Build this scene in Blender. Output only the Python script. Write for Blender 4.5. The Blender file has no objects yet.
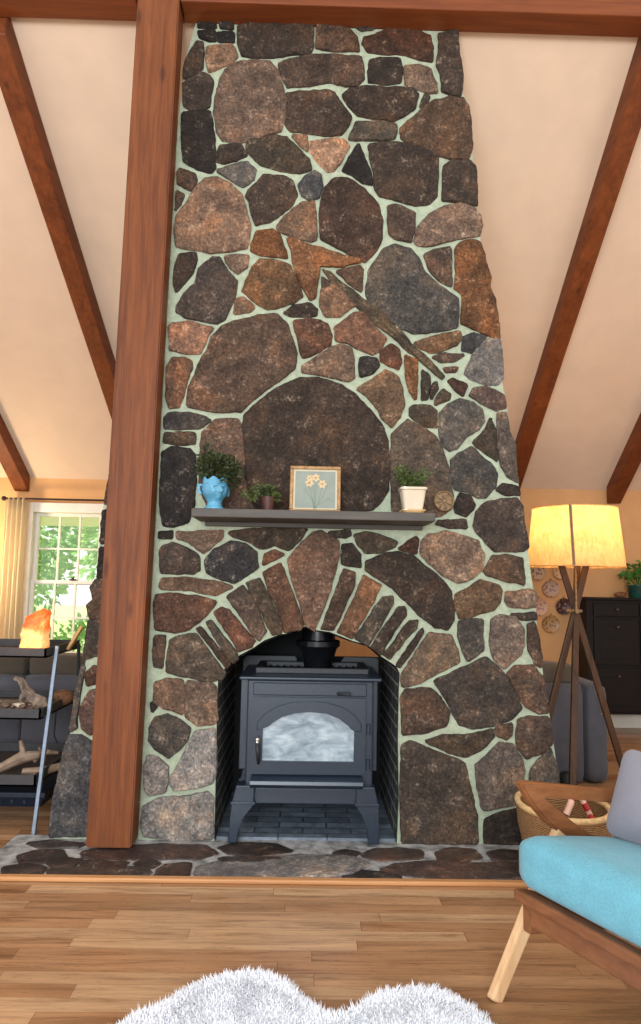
import bpy, bmesh, math, random
from mathutils import Vector, Matrix, noise
random.seed(7)
SC = bpy.context.scene
COL = SC.collection
PI = math.pi

# ------------------------------------------------------------------ camera model
FPX = 683.0; TILT = math.radians(5.94); YAW = math.radians(.96); ROLL = .0188; CH = 1.2
cf = Vector((math.sin(YAW)*math.cos(TILT), math.cos(YAW)*math.cos(TILT), math.sin(TILT)))
cr0 = Vector((math.cos(YAW), -math.sin(YAW), 0)); cu0 = cr0.cross(cf)
cr = cr0*math.cos(ROLL) + cu0*math.sin(ROLL)
cu = cu0*math.cos(ROLL) - cr0*math.sin(ROLL)
CAM = Vector((0, 0, CH))
def ray(px, py): return cf + cr*((px-320.5)/FPX) + cu*((512-py)/FPX)
def P(px, py, D):            # surveyed point of the photo on the upright plane y = D
    d = ray(px, py); return CAM + d*(D/d.y)
def G(px, py, z=0):          # surveyed point on a level plane
    d = ray(px, py); return CAM + d*((z-CH)/d.z)
cd = bpy.data.cameras.new('camera'); cam = bpy.data.objects.new('camera', cd); COL.objects.link(cam)
cd.sensor_fit = 'VERTICAL'; cd.sensor_height = 36; cd.lens = FPX/1024*36; cd.clip_start = .05
mw = Matrix((cr, cu, -cf)).transposed().to_4x4(); mw.translation = CAM
cam.matrix_world = mw; SC.camera = cam
vs = SC.view_settings; vs.view_transform = 'Standard'; vs.look = 'None'; vs.gamma = 1; vs.use_curve_mapping = False; vs.exposure = 0.5

# ------------------------------------------------------------------ materials
def lin(c): return tuple(((v/255)/12.92 if v/255 <= .04045 else ((v/255+.055)/1.055)**2.4) for v in c) + (1,)
class NT:
    def __init__(s, name):
        s.m = bpy.data.materials.new(name); s.m.use_nodes = True; s.t = s.m.node_tree; s.t.nodes.clear()
        s.out = s.n('ShaderNodeOutputMaterial'); s.b = s.n('ShaderNodeBsdfPrincipled'); s.l(s.b.outputs[0], s.out.inputs[0])
        s.co = s.n('ShaderNodeTexCoord').outputs['Object']
    def n(s, k, **a):
        x = s.t.nodes.new(k)
        for q, v in a.items(): setattr(x, q, v)
        return x
    def l(s, a, b): s.t.links.new(a, b)
    def mapping(s, sc=(1,1,1), rot=(0,0,0)):
        m = s.n('ShaderNodeMapping'); m.inputs['Scale'].default_value = sc; m.inputs['Rotation'].default_value = rot; s.l(s.co, m.inputs[0]); return m.outputs[0]
    def noise(s, scale, detail=4, rough=.6, vec=None, dist=0):
        x = s.n('ShaderNodeTexNoise'); x.inputs['Scale'].default_value = scale; x.inputs['Detail'].default_value = detail
        x.inputs['Roughness'].default_value = rough; x.inputs['Distortion'].default_value = dist; s.l(vec or s.co, x.inputs['Vector']); return x.outputs['Fac']
    def ramp(s, fac, stops):
        x = s.n('ShaderNodeValToRGB'); e = x.color_ramp.elements
        while len(e) < len(stops): e.new(.5)
        for i, (p, c) in enumerate(stops):
            e[i].position = p; e[i].color = lin(c) if max(c) > 6 else (c[0], c[1], c[2], 1)
        s.l(fac, x.inputs[0]); return x.outputs[0]
    def math(s, op, a, b=None, c=None):
        x = s.n('ShaderNodeMath', operation=op)
        for i, v in enumerate((a, b, c)):
            if v is None: continue
            if isinstance(v, (int, float)): x.inputs[i].default_value = v
            else: s.l(v, x.inputs[i])
        return x.outputs[0]
    def mix(s, fac, a, b, mode='MIX'):
        x = s.n('ShaderNodeMix', data_type='RGBA', blend_type=mode)
        for i, v in ((0, fac), (6, a), (7, b)):
            if isinstance(v, (int, float)): x.inputs[i].default_value = v
            elif isinstance(v, tuple): x.inputs[i].default_value = v
            else: s.l(v, x.inputs[i])
        return x.outputs[2]
    def bump(s, h, strength=.3, dist=.01):
        x = s.n('ShaderNodeBump'); x.inputs['Strength'].default_value = strength; x.inputs['Distance'].default_value = dist
        s.l(h, x.inputs['Height']); s.l(x.outputs[0], s.b.inputs['Normal'])
    def set(s, **k):
        for q, v in k.items():
            i = s.b.inputs[q.replace('_', ' ')]
            if isinstance(v, (int, float, tuple)): i.default_value = v
            else: s.l(v, i)
        return s
def simple(name, c, rough=.6, var=.12, scale=20, bump=.1, metal=0, stretch=(1,1,1), spec=.5):
    t = NT(name); v = t.mapping(stretch); f = t.noise(scale, 5, .6, v)
    lo = tuple(max(0, x*(1-var)) for x in c); hi = tuple(min(255, x*(1+var)) for x in c)
    t.set(Base_Color=t.ramp(f, [(.3, lo), (.7, hi)]), Roughness=rough, Metallic=metal, Specular_IOR_Level=spec)
    if bump: t.bump(f, bump, .005)
    return t.m
def wood(name, dark, light, axis, rough=.5, scale=6, bump=.12):
    t = NT(name); sc = [1, 1, 1]; sc[axis] = .06
    v = t.mapping(tuple(sc)); f = t.noise(scale*9, 6, .65, v, .4); g = t.noise(scale*1.6, 3, .5, v, 1.2)
    k = t.noise(1.7, 2, .5)
    m = t.math('ADD', t.math('MULTIPLY', f, .5), t.math('MULTIPLY', g, .5))
    c = t.ramp(m, [(.32, dark), (.68, light)])
    kn = t.n('ShaderNodeTexVoronoi'); kn.inputs['Scale'].default_value = 1; sc2 = [7, 7, 7]; sc2[axis] = 2.2; t.l(t.mapping(tuple(sc2)), kn.inputs['Vector'])
    knot = t.ramp(kn.outputs['Distance'], [(.05, (70, 60, 55)), (.13, (255, 255, 255))])
    c = t.mix(.55, c, knot, 'MULTIPLY')
    c = t.mix(t.math('MULTIPLY', k, .3), c, lin(dark))
    t.set(Base_Color=c, Roughness=rough, Specular_IOR_Level=.28); t.bump(f, bump, .004); return t.m

def stone_mat(name, rough=.85, bump=.9, gloss=.25):
    t = NT(name); a = t.n('ShaderNodeVertexColor', layer_name='tint').outputs['Color']
    f1 = t.noise(16, 7, .72, None, .3); f2 = t.noise(75, 4, .75); f3 = t.noise(4.5, 4, .65, None, .6); f4 = t.noise(7.5, 5, .6)
    c = t.mix(1.0, a, t.ramp(f1, [(.32, (.66, .64, .62)), (.45, (.98, .95, .93)), (.55, (1.22, 1.18, 1.12)), (.68, (2.1, 1.95, 1.8))]), 'MULTIPLY')
    c = t.mix(1.0, c, t.ramp(f2, [(.34, (.5, .5, .5)), (.46, (.98, .97, .96)), (.56, (1.28, 1.24, 1.2)), (.68, (2.4, 2.2, 2.0))]), 'MULTIPLY')
    c = t.mix(.75, c, t.ramp(f3, [(.35, (.50, .50, .52)), (.5, (.95, .95, .95)), (.66, (1.7, 1.35, 1.05))]), 'MULTIPLY')
    vein = t.ramp(t.math('ABSOLUTE', t.math('SUBTRACT', f4, .5)), [(.0, (.45, .42, .40)), (.018, (1, 1, 1))])
    c = t.mix(.3, c, vein, 'MULTIPLY')
    pale = t.ramp(t.math('ADD', t.math('MULTIPLY', f1, .6), t.math('MULTIPLY', f2, .4)), [(.57, (0, 0, 0)), (.66, (1, 1, 1))])
    c = t.mix(t.math('MULTIPLY', pale, .4), c, lin((186, 168, 150)))
    h = t.math('ADD', t.math('MULTIPLY', f1, .9), t.math('ADD', t.math('MULTIPLY', f2, .35), t.math('MULTIPLY', f4, .5)))
    t.set(Base_Color=c, Roughness=rough, Specular_IOR_Level=gloss); t.bump(h, bump, .02); return t.m

M = {}
M['stone'] = stone_mat('fieldstone')
M['hearthstone'] = stone_mat('hearth_flagstone', .42, .5, .6)
def mortar():
    t = NT('mortar'); f = t.noise(35, 6, .7); g = t.noise(4, 3)
    t.set(Base_Color=t.mix(t.math('MULTIPLY', g, .6), t.ramp(f, [(.3, (132, 136, 112)), (.7, (184, 187, 160))]), lin((158, 176, 154))), Roughness=.95)
    t.bump(f, .6, .01); return t.m
M['mortar'] = mortar()
M['grout'] = simple('hearth_grout', (142, 140, 138), .5, .35, 18, .5)
def slate():
    t = NT('firebox_tile'); b = t.n('ShaderNodeTexBrick'); t.l(t.mapping((1, 1, 1)), b.inputs['Vector'])
    b.inputs['Scale'].default_value = 1; b.inputs['Brick Width'].default_value = .23; b.inputs['Row Height'].default_value = .075; b.inputs['Mortar Size'].default_value = .005
    b.inputs['Color1'].default_value = lin((100, 110, 122)); b.inputs['Color2'].default_value = lin((134, 144, 156)); b.inputs['Mortar'].default_value = lin((72, 78, 84))
    f = t.noise(14, 6, .7); c = t.mix(.8, b.outputs['Color'], t.ramp(f, [(.35, (.5, .5, .5)), (.7, (1.5, 1.5, 1.5))]), 'MULTIPLY')
    t.set(Base_Color=c, Roughness=.4); t.bump(f, .4, .01); return t.m
M['slate'] = slate()
def soot():
    t = NT('sooty_brick'); b = t.n('ShaderNodeTexBrick'); t.l(t.mapping((1, 1, 1), (0, PI/2, PI/2)), b.inputs['Vector'])
    b.inputs['Scale'].default_value = 1; b.inputs['Brick Width'].default_value = .2; b.inputs['Row Height'].default_value = .065; b.inputs['Mortar Size'].default_value = .005
    b.inputs['Color1'].default_value = lin((60, 58, 58)); b.inputs['Color2'].default_value = lin((42, 41, 42)); b.inputs['Mortar'].default_value = lin((150, 148, 144))
    t.set(Base_Color=b.outputs['Color'], Roughness=.9); t.bump(b.outputs['Fac'], -.5, .01); return t.m
M['soot'] = soot()
M['black_iron'] = simple('sooty_plate', (18, 18, 19), .85, .2, 12, .2)
M['post_wood'] = wood('post_wood', (74, 34, 14), (146, 82, 40), 2, .6, 5)
M['beam_wood'] = wood('beam_wood', (88, 40, 17), (144, 76, 34), 0, .55, 5)
M['rafter_wood'] = wood('rafter_wood', (88, 42, 17), (140, 74, 34), 1, .55, 5)
M['trim_wood'] = wood('hearth_trim_wood', (165, 110, 66), (205, 152, 102), 0, .35, 5, .05)
M['walnut'] = wood('walnut', (112, 66, 38), (158, 102, 62), 0, .4, 6, .04)
M['walnut_y'] = wood('walnut_rail', (92, 55, 34), (138, 88, 55), 1, .4, 6, .04)
M['ash_wood'] = wood('ash_wood', (196, 152, 108), (232, 196, 152), 2, .38, 6, .03)
M['tripod_wood'] = wood('tripod_wood', (50, 31, 18), (90, 58, 34), 2, .45, 8, .05)
M['plaster'] = simple('warm_plaster', (212, 160, 108), .9, .03, 5, .05)
M['ceil'] = simple('cream_ceiling', (222, 194, 168), .95, .02, 4, .03)
M['white_paint'] = simple('white_paint', (228, 222, 208), .5, .03, 10, .02)
M['mantel'] = simple('grey_mantel_paint', (72, 64, 56), .6, .14, 30, .15, 0, (.15, 1, 1))
M['stove'] = simple('blue_black_enamel', (29, 40, 53), .34, .10, 60, .05, 0, (1, 1, 1), .5)
M['stove_dark'] = simple('black_cast_iron', (24, 25, 28), .5, .2, 50, .15)
M['chrome'] = simple('worn_chrome', (190, 186, 180), .25, .05, 30, .02, 1)
M['pipe'] = simple('black_stove_pipe', (22, 23, 26), .22, .2, 8, .1, .3)
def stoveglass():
    t = NT('painted_reflection_haze_glass'); v = t.mapping((1, 1, 2.2)); f = t.noise(9, 6, .62, v, .8); g = t.noise(2.6, 2, .5)
    c = t.ramp(t.math('ADD', t.math('MULTIPLY', f, .7), t.math('MULTIPLY', g, .3)), [(.34, (98, 112, 122)), (.5, (150, 164, 172)), (.66, (196, 204, 206))])  # pale blue-grey clouds in the colour stand in for reflected daylight, plus ash film
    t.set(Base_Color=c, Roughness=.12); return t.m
M['stove_glass'] = stoveglass()
def floor_mat():
    t = NT('strip_oak_floor'); s = t.n('ShaderNodeSeparateXYZ'); t.l(t.co, s.inputs[0]); x, y = s.outputs[0], s.outputs[1]
    W, L = .066, .95
    row = t.math('FLOOR', t.math('DIVIDE', y, W))
    w1 = t.n('ShaderNodeTexWhiteNoise', noise_dimensions='1D'); t.l(row, w1.inputs['W'])
    xo = t.math('ADD', t.math('DIVIDE', x, L), t.math('MULTIPLY', w1.outputs['Value'], 7.3)); col = t.math('FLOOR', xo)
    cb = t.n('ShaderNodeCombineXYZ'); t.l(row, cb.inputs[0]); t.l(col, cb.inputs[1])
    w2 = t.n('ShaderNodeTexWhiteNoise', noise_dimensions='2D'); t.l(cb.outputs[0], w2.inputs['Vector'])
    v = t.n('ShaderNodeVectorMath', operation='ADD'); t.l(t.mapping((.9, 11, 1)), v.inputs[0]); 
    sc = t.n('ShaderNodeVectorMath', operation='SCALE'); t.l(w2.outputs['Color'], sc.inputs[0]); sc.inputs['Scale'].default_value = 30; t.l(sc.outputs[0], v.inputs[1])
    f = t.noise(3.2, 6, .62, v.outputs[0], .6); g = t.noise(22, 4, .6, v.outputs[0])
    base = t.ramp(w2.outputs['Value'], [(0, (138, 98, 66)), (.45, (166, 124, 88)), (.8, (184, 148, 112)), (1, (148, 110, 76))])
    c = t.mix(.9, base, t.ramp(f, [(.34, (.62, .55, .50)), (.48, (1, .99, .98)), (.66, (1.25, 1.24, 1.22))]), 'MULTIPLY')
    c = t.mix(.35, c, t.ramp(g, [(.3, (.8, .75, .7)), (.7, (1.1, 1.1, 1.1))]), 'MULTIPLY')
    fy = t.math('FRACT', t.math('DIVIDE', y, W)); fx = t.math('FRACT', xo)
    e = t.math('MAXIMUM', t.math('LESS_THAN', fy, .025), t.math('LESS_THAN', fx, .0028))
    c = t.mix(t.math('MULTIPLY', e, .6), c, lin((88, 54, 30)))
    t.set(Base_Color=c, Roughness=t.ramp(g, [(.2, (.24, .24, .24)), (.8, (.36, .36, .36))])); t.bump(g, .03, .002); return t.m
M['floor'] = floor_mat()
def fabric(name, c, scale=260, var=.14, rough=.95, bump=.35):
    t = NT(name); f = t.noise(scale, 3, .7); g = t.noise(7, 4, .6)
    lo = tuple(x*(1-var) for x in c); hi = tuple(min(255, x*(1+var)) for x in c)
    t.set(Base_Color=t.mix(.5, t.ramp(f, [(.3, lo), (.7, hi)]), t.ramp(g, [(.3, lo), (.7, hi)])), Roughness=rough, Sheen_Weight=.15, Specular_IOR_Level=.2)
    t.bump(f, bump, .003); return t.m
M['blue_fabric'] = fabric('aqua_fabric', (100, 158, 174), 180, .12)
M['lilac_fabric'] = fabric('lilac_fabric', (132, 130, 140), 260, .07)
M['sofa'] = fabric('grey_sofa_fabric', (80, 79, 85), 220, .12)
M['sofa_brown'] = fabric('taupe_sofa_cushion', (84, 75, 66), 220, .1)
def curtain_m():
    t = NT('cream_curtain'); f = t.noise(200, 3); c = t.ramp(f, [(.3, (238, 228, 206)), (.7, (248, 240, 222))])
    tr = t.n('ShaderNodeBsdfTranslucent'); df = t.n('ShaderNodeBsdfDiffuse'); t.l(c, tr.inputs[0]); t.l(c, df.inputs[0])
    mx = t.n('ShaderNodeMixShader'); mx.inputs[0].default_value = .45; t.l(df.outputs[0], mx.inputs[1]); t.l(tr.outputs[0], mx.inputs[2]); t.l(mx.outputs[0], t.out.inputs[0]); return t.m
M['curtain'] = curtain_m()
M['black_metal'] = simple('black_metal', (26, 26, 30), .5, .1, 40, .05)
M['tray'] = simple('charcoal_tray', (52, 49, 50), .6, .1, 30, .06)
M['grey_metal'] = simple('grey_steel', (118, 128, 142), .35, .08, 50, .03, .6)
M['navy_bin'] = simple('navy_bin', (20, 30, 44), .5, .25, 25, .1)
M['driftwood'] = simple('driftwood', (108, 92, 80), .9, .45, 22, .8)
M['antler'] = simple('weathered_antler', (136, 112, 92), .7, .22, 18, .4)
M['woven'] = simple('woven_brown', (110, 72, 46), .8, .35, 60, .6)
M['shell'] = simple('pale_shell', (196, 178, 160), .5, .15, 40, .2)
M['pebble'] = simple('brown_pebble', (100, 80, 68), .6, .25, 40, .3)
M['tan_card'] = simple('tan_card', (184, 146, 92), .7, .06, 20, .05)
M['blue_glaze'] = simple('sky_blue_glaze', (88, 150, 178), .2, .07, 14, .05)
M['leaf_dark'] = simple('dark_leaf', (44, 52, 20), .55, .35, 14, .1)
M['leaf_mid'] = simple('green_leaf', (64, 76, 32), .55, .3, 14, .1)
M['leaf_bright'] = simple('bright_leaf', (70, 116, 42), .5, .25, 10, .1)
M['stem'] = simple('stem_green', (86, 98, 56), .6, .2, 20, .1)
M['soil'] = simple('potting_soil', (46, 34, 26), .95, .3, 60, .6)
M['terracotta'] = simple('dark_red_pot', (78, 42, 34), .5, .12, 20, .08)
M['cream_glaze'] = simple('cream_glaze', (206, 188, 164), .15, .04, 9, .02)
M['saucer_glaze'] = simple('tan_saucer_glaze', (196, 158, 110), .2, .06, 9, .02)
M['gold'] = simple('gilded_wood', (142, 106, 64), .4, .2, 60, .3, .35)
M['mat_board'] = simple('cream_mat_board', (196, 184, 156), .8, .02, 20, .02)
M['print_blue'] = simple('pale_blue_print', (126, 132, 120), .5, .05, 12, 0)
M['petal'] = simple('daffodil_petal_print', (188, 164, 124), .5, .1, 90, 0)
M['petal_core'] = simple('daffodil_trumpet_print', (168, 118, 66), .5, .1, 90, 0)
M['print_stem'] = simple('printed_stem', (104, 118, 100), .5, .08, 60, 0)
M['brass'] = simple('old_brass', (122, 96, 66), .6, .3, 60, .5, .1)
M['dresser'] = simple('black_brown_wood', (24, 18, 16), .5, .2, 20, .06, 0, (.2, 1, 1), .2)
M['knob'] = simple('dark_bronze_knob', (96, 80, 66), .35, .1, 20, .02, .7)
M['green_pot'] = simple('dark_green_glaze', (34, 72, 62), .2, .12, 9, .03)
M['rug'] = simple('white_fleece', (228, 230, 236), .95, .03, 30, .1)
M['rod'] = simple('dark_bronze_rod', (46, 34, 28), .4, .1, 20, .03, .5)
M['bark'] = simple('tree_bark', (96, 84, 72), .9, .3, 14, .6)
M['lawn'] = simple('sunny_lawn', (170, 196, 110), .9, .15, 3, .2)
M['porch'] = simple('porch_ceiling_paint', (240, 232, 214), .7, .02, 5, .02)
M['basket'] = None
def basket_m():
    t = NT('woven_straw'); s = t.n('ShaderNodeTexWave', wave_type='BANDS', bands_direction='Z'); s.inputs['Scale'].default_value = 44; s.inputs['Distortion'].default_value = 2.5
    t.l(t.co, s.inputs['Vector']); f = t.noise(70, 4, .6)
    c = t.ramp(t.math('ADD', t.math('MULTIPLY', s.outputs['Fac'], .6), t.math('MULTIPLY', f, .5)), [(.25, (92, 62, 36)), (.55, (150, 108, 66)), (.85, (190, 146, 96))])
    t.set(Base_Color=c, Roughness=.8); t.bump(s.outputs['Fac'], .7, .006); return t.m
M['basket'] = basket_m()
M['straw'] = simple('pale_straw', (214, 178, 126), .75, .14, 60, .5)
M['red_wrap'] = simple('red_leather_wrap', (168, 34, 36), .5, .12, 40, .1)
M['pink_wrap'] = simple('pale_pink_wrap', (222, 176, 154), .5, .08, 40, .1)
def salt():
    t = NT('glowing_salt'); f = t.noise(8, 4, .6, None, .8)
    c = t.ramp(f, [(.38, (200, 52, 20)), (.5, (244, 118, 40)), (.62, (255, 206, 130))])
    z = t.n('ShaderNodeSeparateXYZ'); t.l(t.co, z.inputs[0]); zz = t.math('ADD', t.math('MULTIPLY', z.outputs[2], 5.0), t.math('MULTIPLY', f, .8))
    c = t.mix(.6, c, t.ramp(zz, [(.45, (255, 196, 112)), (.85, (255, 206, 140)), (1.0, (226, 84, 34))]))
    t.set(Base_Color=c, Roughness=.5, Emission_Color=c, Emission_Strength=.62); t.bump(t.noise(30, 5), .6, .02); return t.m
M['salt'] = salt()
def shade():
    t = NT('linen_lampshade'); f = t.noise(60, 4, .7, t.mapping((1, 1, .25))); g = t.noise(9, 6, .7, None, 1.5)
    c = t.ramp(t.math('ADD', t.math('MULTIPLY', f, .5), t.math('MULTIPLY', g, .5)), [(.35, (206, 160, 98)), (.55, (226, 190, 132)), (.7, (236, 204, 150))])
    tr = t.n('ShaderNodeBsdfTranslucent'); df = t.n('ShaderNodeBsdfDiffuse'); t.l(c, tr.inputs[0]); t.l(c, df.inputs[0])
    mx = t.n('ShaderNodeMixShader'); mx.inputs[0].default_value = .5; t.l(df.outputs[0], mx.inputs[1]); t.l(tr.outputs[0], mx.inputs[2]); t.l(mx.outputs[0], t.out.inputs[0]); return t.m
M['shade'] = shade()
M['seam'] = simple('taupe_tape', (120, 96, 72), .9, .05, 40, .05)
def bulb():
    t = NT('lit_bulb'); t.set(Base_Color=(1, .9, .75, 1), Emission_Color=(1, .72, .38, 1), Emission_Strength=14.0); return t.m
M['bulb'] = bulb()
def pane():
    t = NT('window_glass'); gl = t.n('ShaderNodeBsdfGlass'); tr = t.n('ShaderNodeBsdfTransparent'); gs = t.n('ShaderNodeBsdfGlossy'); gs.inputs['Roughness'].default_value = .02
    mx = t.n('ShaderNodeMixShader'); mx.inputs[0].default_value = .06; t.l(tr.outputs[0], mx.inputs[1]); t.l(gs.outputs[0], mx.inputs[2]); t.l(mx.outputs[0], t.out.inputs[0]); return t.m
M['pane'] = pane()
def plate_m(name, base, ink):
    t = NT(name); g = t.n('ShaderNodeTexVoronoi'); g.inputs['Scale'].default_value = 42; t.l(t.co, g.inputs['Vector'])
    t.set(Base_Color=t.ramp(g.outputs['Distance'], [(.28, ink), (.42, base)]), Roughness=.35); return t.m
PLATES = [plate_m('plate_glaze_%d' % i, b, k) for i, (b, k) in enumerate([((176, 140, 104), (86, 62, 50)), ((206, 166, 122), (150, 108, 82)), ((188, 150, 124), (120, 92, 96)),
          ((206, 160, 130), (150, 104, 96)), ((70, 40, 42), (150, 112, 96)), ((178, 134, 84), (120, 84, 50))])]

# ------------------------------------------------------------------ object helpers
def base_of(o):
    v = Vector((0, 0, 0))
    while o is not None: v += o.location; o = o.parent
    return v
def obj(name, bm, mat, parent=None, loc=None, smooth=False, label=None):
    """links a bmesh built in place as ONE mesh object, its origin at loc (top level) or at its parent's base"""
    me = bpy.data.meshes.new(name); o = bpy.data.objects.new(name, me); COL.objects.link(o)
    if parent is not None: o.parent = parent
    elif loc is not None: o.location = loc
    b = base_of(o)
    bmesh.ops.translate(bm, verts=bm.verts, vec=-b)
    bmesh.ops.recalc_face_normals(bm, faces=bm.faces)
    if smooth:
        for f in bm.faces: f.smooth = True
    bm.to_mesh(me); bm.free()
    for m in (mat if isinstance(mat, (list, tuple)) else [mat]): me.materials.append(m)
    if smooth == 'auto':
        try: me.set_sharp_from_angle(angle=math.radians(40))
        except Exception: pass
    if label: o['label'] = label
    return o
def tag(o, label, cat, group=None, kind=None):
    o['label'] = label; o['category'] = cat
    if group: o['group'] = group
    if kind: o['kind'] = kind
    return o
def thing(name, label, cat, loc=(0, 0, 0), group=None):
    o = bpy.data.objects.new(name, None); COL.objects.link(o); o.location = loc; o.empty_display_size = .05
    return tag(o, label, cat, group)
def struct(name, bm, mat, smooth=False):
    o = obj(name, bm, mat, None, None, smooth); o['kind'] = 'structure'; return o
def BM(): return bmesh.new()
def box(bm, x0, x1, y0, y1, z0, z1, bev=0, seg=2):
    r = bmesh.ops.create_cube(bm, size=1); vs_ = r['verts']
    for v in vs_: v.co = Vector((x0+(v.co.x+.5)*(x1-x0), y0+(v.co.y+.5)*(y1-y0), z0+(v.co.z+.5)*(z1-z0)))
    if bev:
        es = list({e for v in vs_ for e in v.link_edges})
        bmesh.ops.bevel(bm, geom=es, offset=bev, segments=seg, affect='EDGES', profile=.5)
    return bm
def bar(bm, a, b, w, h, up=(0, 0, 1), w2=None, h2=None, bev=0):
    """a squared bar from a to b: w across, h along the up direction"""
    a = Vector(a); b = Vector(b); d = (b-a).normalized(); s = d.cross(Vector(up)).normalized(); u = s.cross(d)
    w2 = w if w2 is None else w2; h2 = h if h2 is None else h2
    vs_ = []
    for p, ww, hh in ((a, w, h), (b, w2, h2)):
        vs_.append([bm.verts.new(p + s*(i*ww/2) + u*(j*hh/2)) for i, j in ((-1, -1), (1, -1), (1, 1), (-1, 1))])
    A, B = vs_; fs = [bm.faces.new(A[::-1]), bm.faces.new(B)]
    for i in range(4): fs.append(bm.faces.new((A[i], A[(i+1) % 4], B[(i+1) % 4], B[i])))
    if bev: bmesh.ops.bevel(bm, geom=list({e for f in fs for e in f.edges}), offset=bev, segments=2, affect='EDGES', profile=.5)
    return bm
def tube(bm, pts, r, n=10, cap=True):
    pts = [Vector(p) for p in pts]; rs = r if isinstance(r, (list, tuple)) else [r]*len(pts); rings = []
    up = Vector((0, 0, 1)); ref = None
    for i, p in enumerate(pts):
        d = (pts[min(i+1, len(pts)-1)]-pts[max(i-1, 0)]).normalized()
        if ref is None: ref = d.cross(up if abs(d.z) < .9 else Vector((1, 0, 0))).normalized()
        s = (ref - d*ref.dot(d)).normalized(); ref = s; u = s.cross(d)
        rings.append([bm.verts.new(p + (s*math.cos(2*PI*k/n)+u*math.sin(2*PI*k/n))*rs[i]) for k in range(n)])
    for A, B in zip(rings, rings[1:]):
        for k in range(n): bm.faces.new((A[k], A[(k+1) % n], B[(k+1) % n], B[k]))
    if cap: bm.faces.new(rings[0][::-1]); bm.faces.new(rings[-1])
    return bm
def lathe(bm, prof, cx, cy, n=32, sq=0, cap=True, sx=1, sy=1):
    rings = []
    for r, z in prof:
        ring = []
        for k in range(n):
            a = 2*PI*k/n; c, s = math.cos(a), math.sin(a)
            if sq: q = (abs(c)**sq+abs(s)**sq)**(-1/sq); c *= q; s *= q
            ring.append(bm.verts.new((cx+r*c*sx, cy+r*s*sy, z)))
        rings.append(ring)
    for A, B in zip(rings, rings[1:]):
        for k in range(n): bm.faces.new((A[k], A[(k+1) % n], B[(k+1) % n], B[k]))
    if cap: bm.faces.new(rings[0][::-1]); bm.faces.new(rings[-1])
    return bm
def prism(bm, pts, y0, y1, bev=0):
    """extrudes an outline of (x, z) points from y0 to y1"""
    a = [bm.verts.new((p[0], y0, p[1])) for p in pts]; b = [bm.verts.new((p[0], y1, p[1])) for p in pts]
    n = len(pts); fa = bm.faces.new(a); fb = bm.faces.new(b[::-1])
    for i in range(n): bm.faces.new((a[i], b[i], b[(i+1) % n], a[(i+1) % n]))
    if bev: bmesh.ops.bevel(bm, geom=list(fa.edges), offset=bev, segments=2, affect='EDGES', profile=.5)
    bmesh.ops.triangulate(bm, faces=[f for f in bm.faces if len(f.verts) > 4])
    return bm
def blob(bm, c, rx, ry, rz, amp=.15, freq=6, sub=3, seed=0):
    r = bmesh.ops.create_icosphere(bm, subdivisions=sub, radius=1)
    for v in r['verts']:
        n = v.co.copy(); k = 1 + amp*noise.noise(n*freq/4+Vector((seed*3.1, seed, 0))) + amp*.4*noise.noise(n*freq+Vector((0, seed*5.7, 0)))
        v.co = Vector(c) + Vector((n.x*rx*k, n.y*ry*k, n.z*rz*k))
    return bm
def softbox(bm, x0, x1, y0, y1, z0, z1, r=.05, n=10, puff=.0):
    """cushion-like rounded box"""
    cx, cy, cz = (x0+x1)/2, (y0+y1)/2, (z0+z1)/2; hx, hy, hz = (x1-x0)/2, (y1-y0)/2, (z1-z0)/2
    r_ = bmesh.ops.create_cube(bm, size=2)
    bmesh.ops.subdivide_edges(bm, edges=list({e for v in r_['verts'] for e in v.link_edges}), cuts=n, use_grid_fill=True)
    vs_ = bm.verts[:] if len(bm.verts) == len(r_['verts']) else [v for v in bm.verts if max(abs(v.co.x), abs(v.co.y), abs(v.co.z)) > .999]
    for v in bm.verts:
        q = v.co; p = Vector((q.x*hx, q.y*hy, q.z*hz)); i = Vector((max(-hx+r, min(hx-r, p.x)), max(-hy+r, min(hy-r, p.y)), max(-hz+r, min(hz-r, p.z))))
        d = p-i
        if d.length > 1e-6: p = i + d.normalized()*min(r, d.length if d.length < r else r)
        k = (1-q.x*q.x)*(1-q.y*q.y)
        p.z += puff*k*(1 if q.z > 0 else -.3)*abs(q.z)
        v.co = Vector((cx, cy, cz)) + p
    return bm
def leaf(bm, base, d, L, W, nrm=None, fold=.25):
    d = Vector(d).normalized(); n = Vector(nrm) if nrm else Vector((random.uniform(-1, 1), random.uniform(-1, 1), random.uniform(.2, 1)))
    s = d.cross(n)
    if s.length < 1e-4: s = d.orthogonal()
    s.normalize(); n = s.cross(d); b = Vector(base)
    a = bm.verts.new(b); t = bm.verts.new(b + d*L - n*L*.15); m = bm.verts.new(b + d*L*.5)
    l = bm.verts.new(b + d*L*.45 + s*W/2 + n*W*fold); r = bm.verts.new(b + d*L*.45 - s*W/2 + n*W*fold)
    bm.faces.new((a, m, l)); bm.faces.new((l, m, t)); bm.faces.new((a, r, m)); bm.faces.new((r, t, m))
def bush(bm, c, rx, ry, rz, n, L, W, root=None):
    for _ in range(n):
        while True:
            p = Vector((random.uniform(-1, 1), random.uniform(-1, 1), random.uniform(-1, 1)))
            if .15 < p.length < 1: break
        q = Vector(c) + Vector((p.x*rx, p.y*ry, p.z*rz)); d = p + Vector((random.uniform(-.6, .6), random.uniform(-.6, .6), random.uniform(-.2, .6)))
        leaf(bm, q, d, L*random.uniform(.6, 1.2), W*random.uniform(.7, 1.2))

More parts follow.
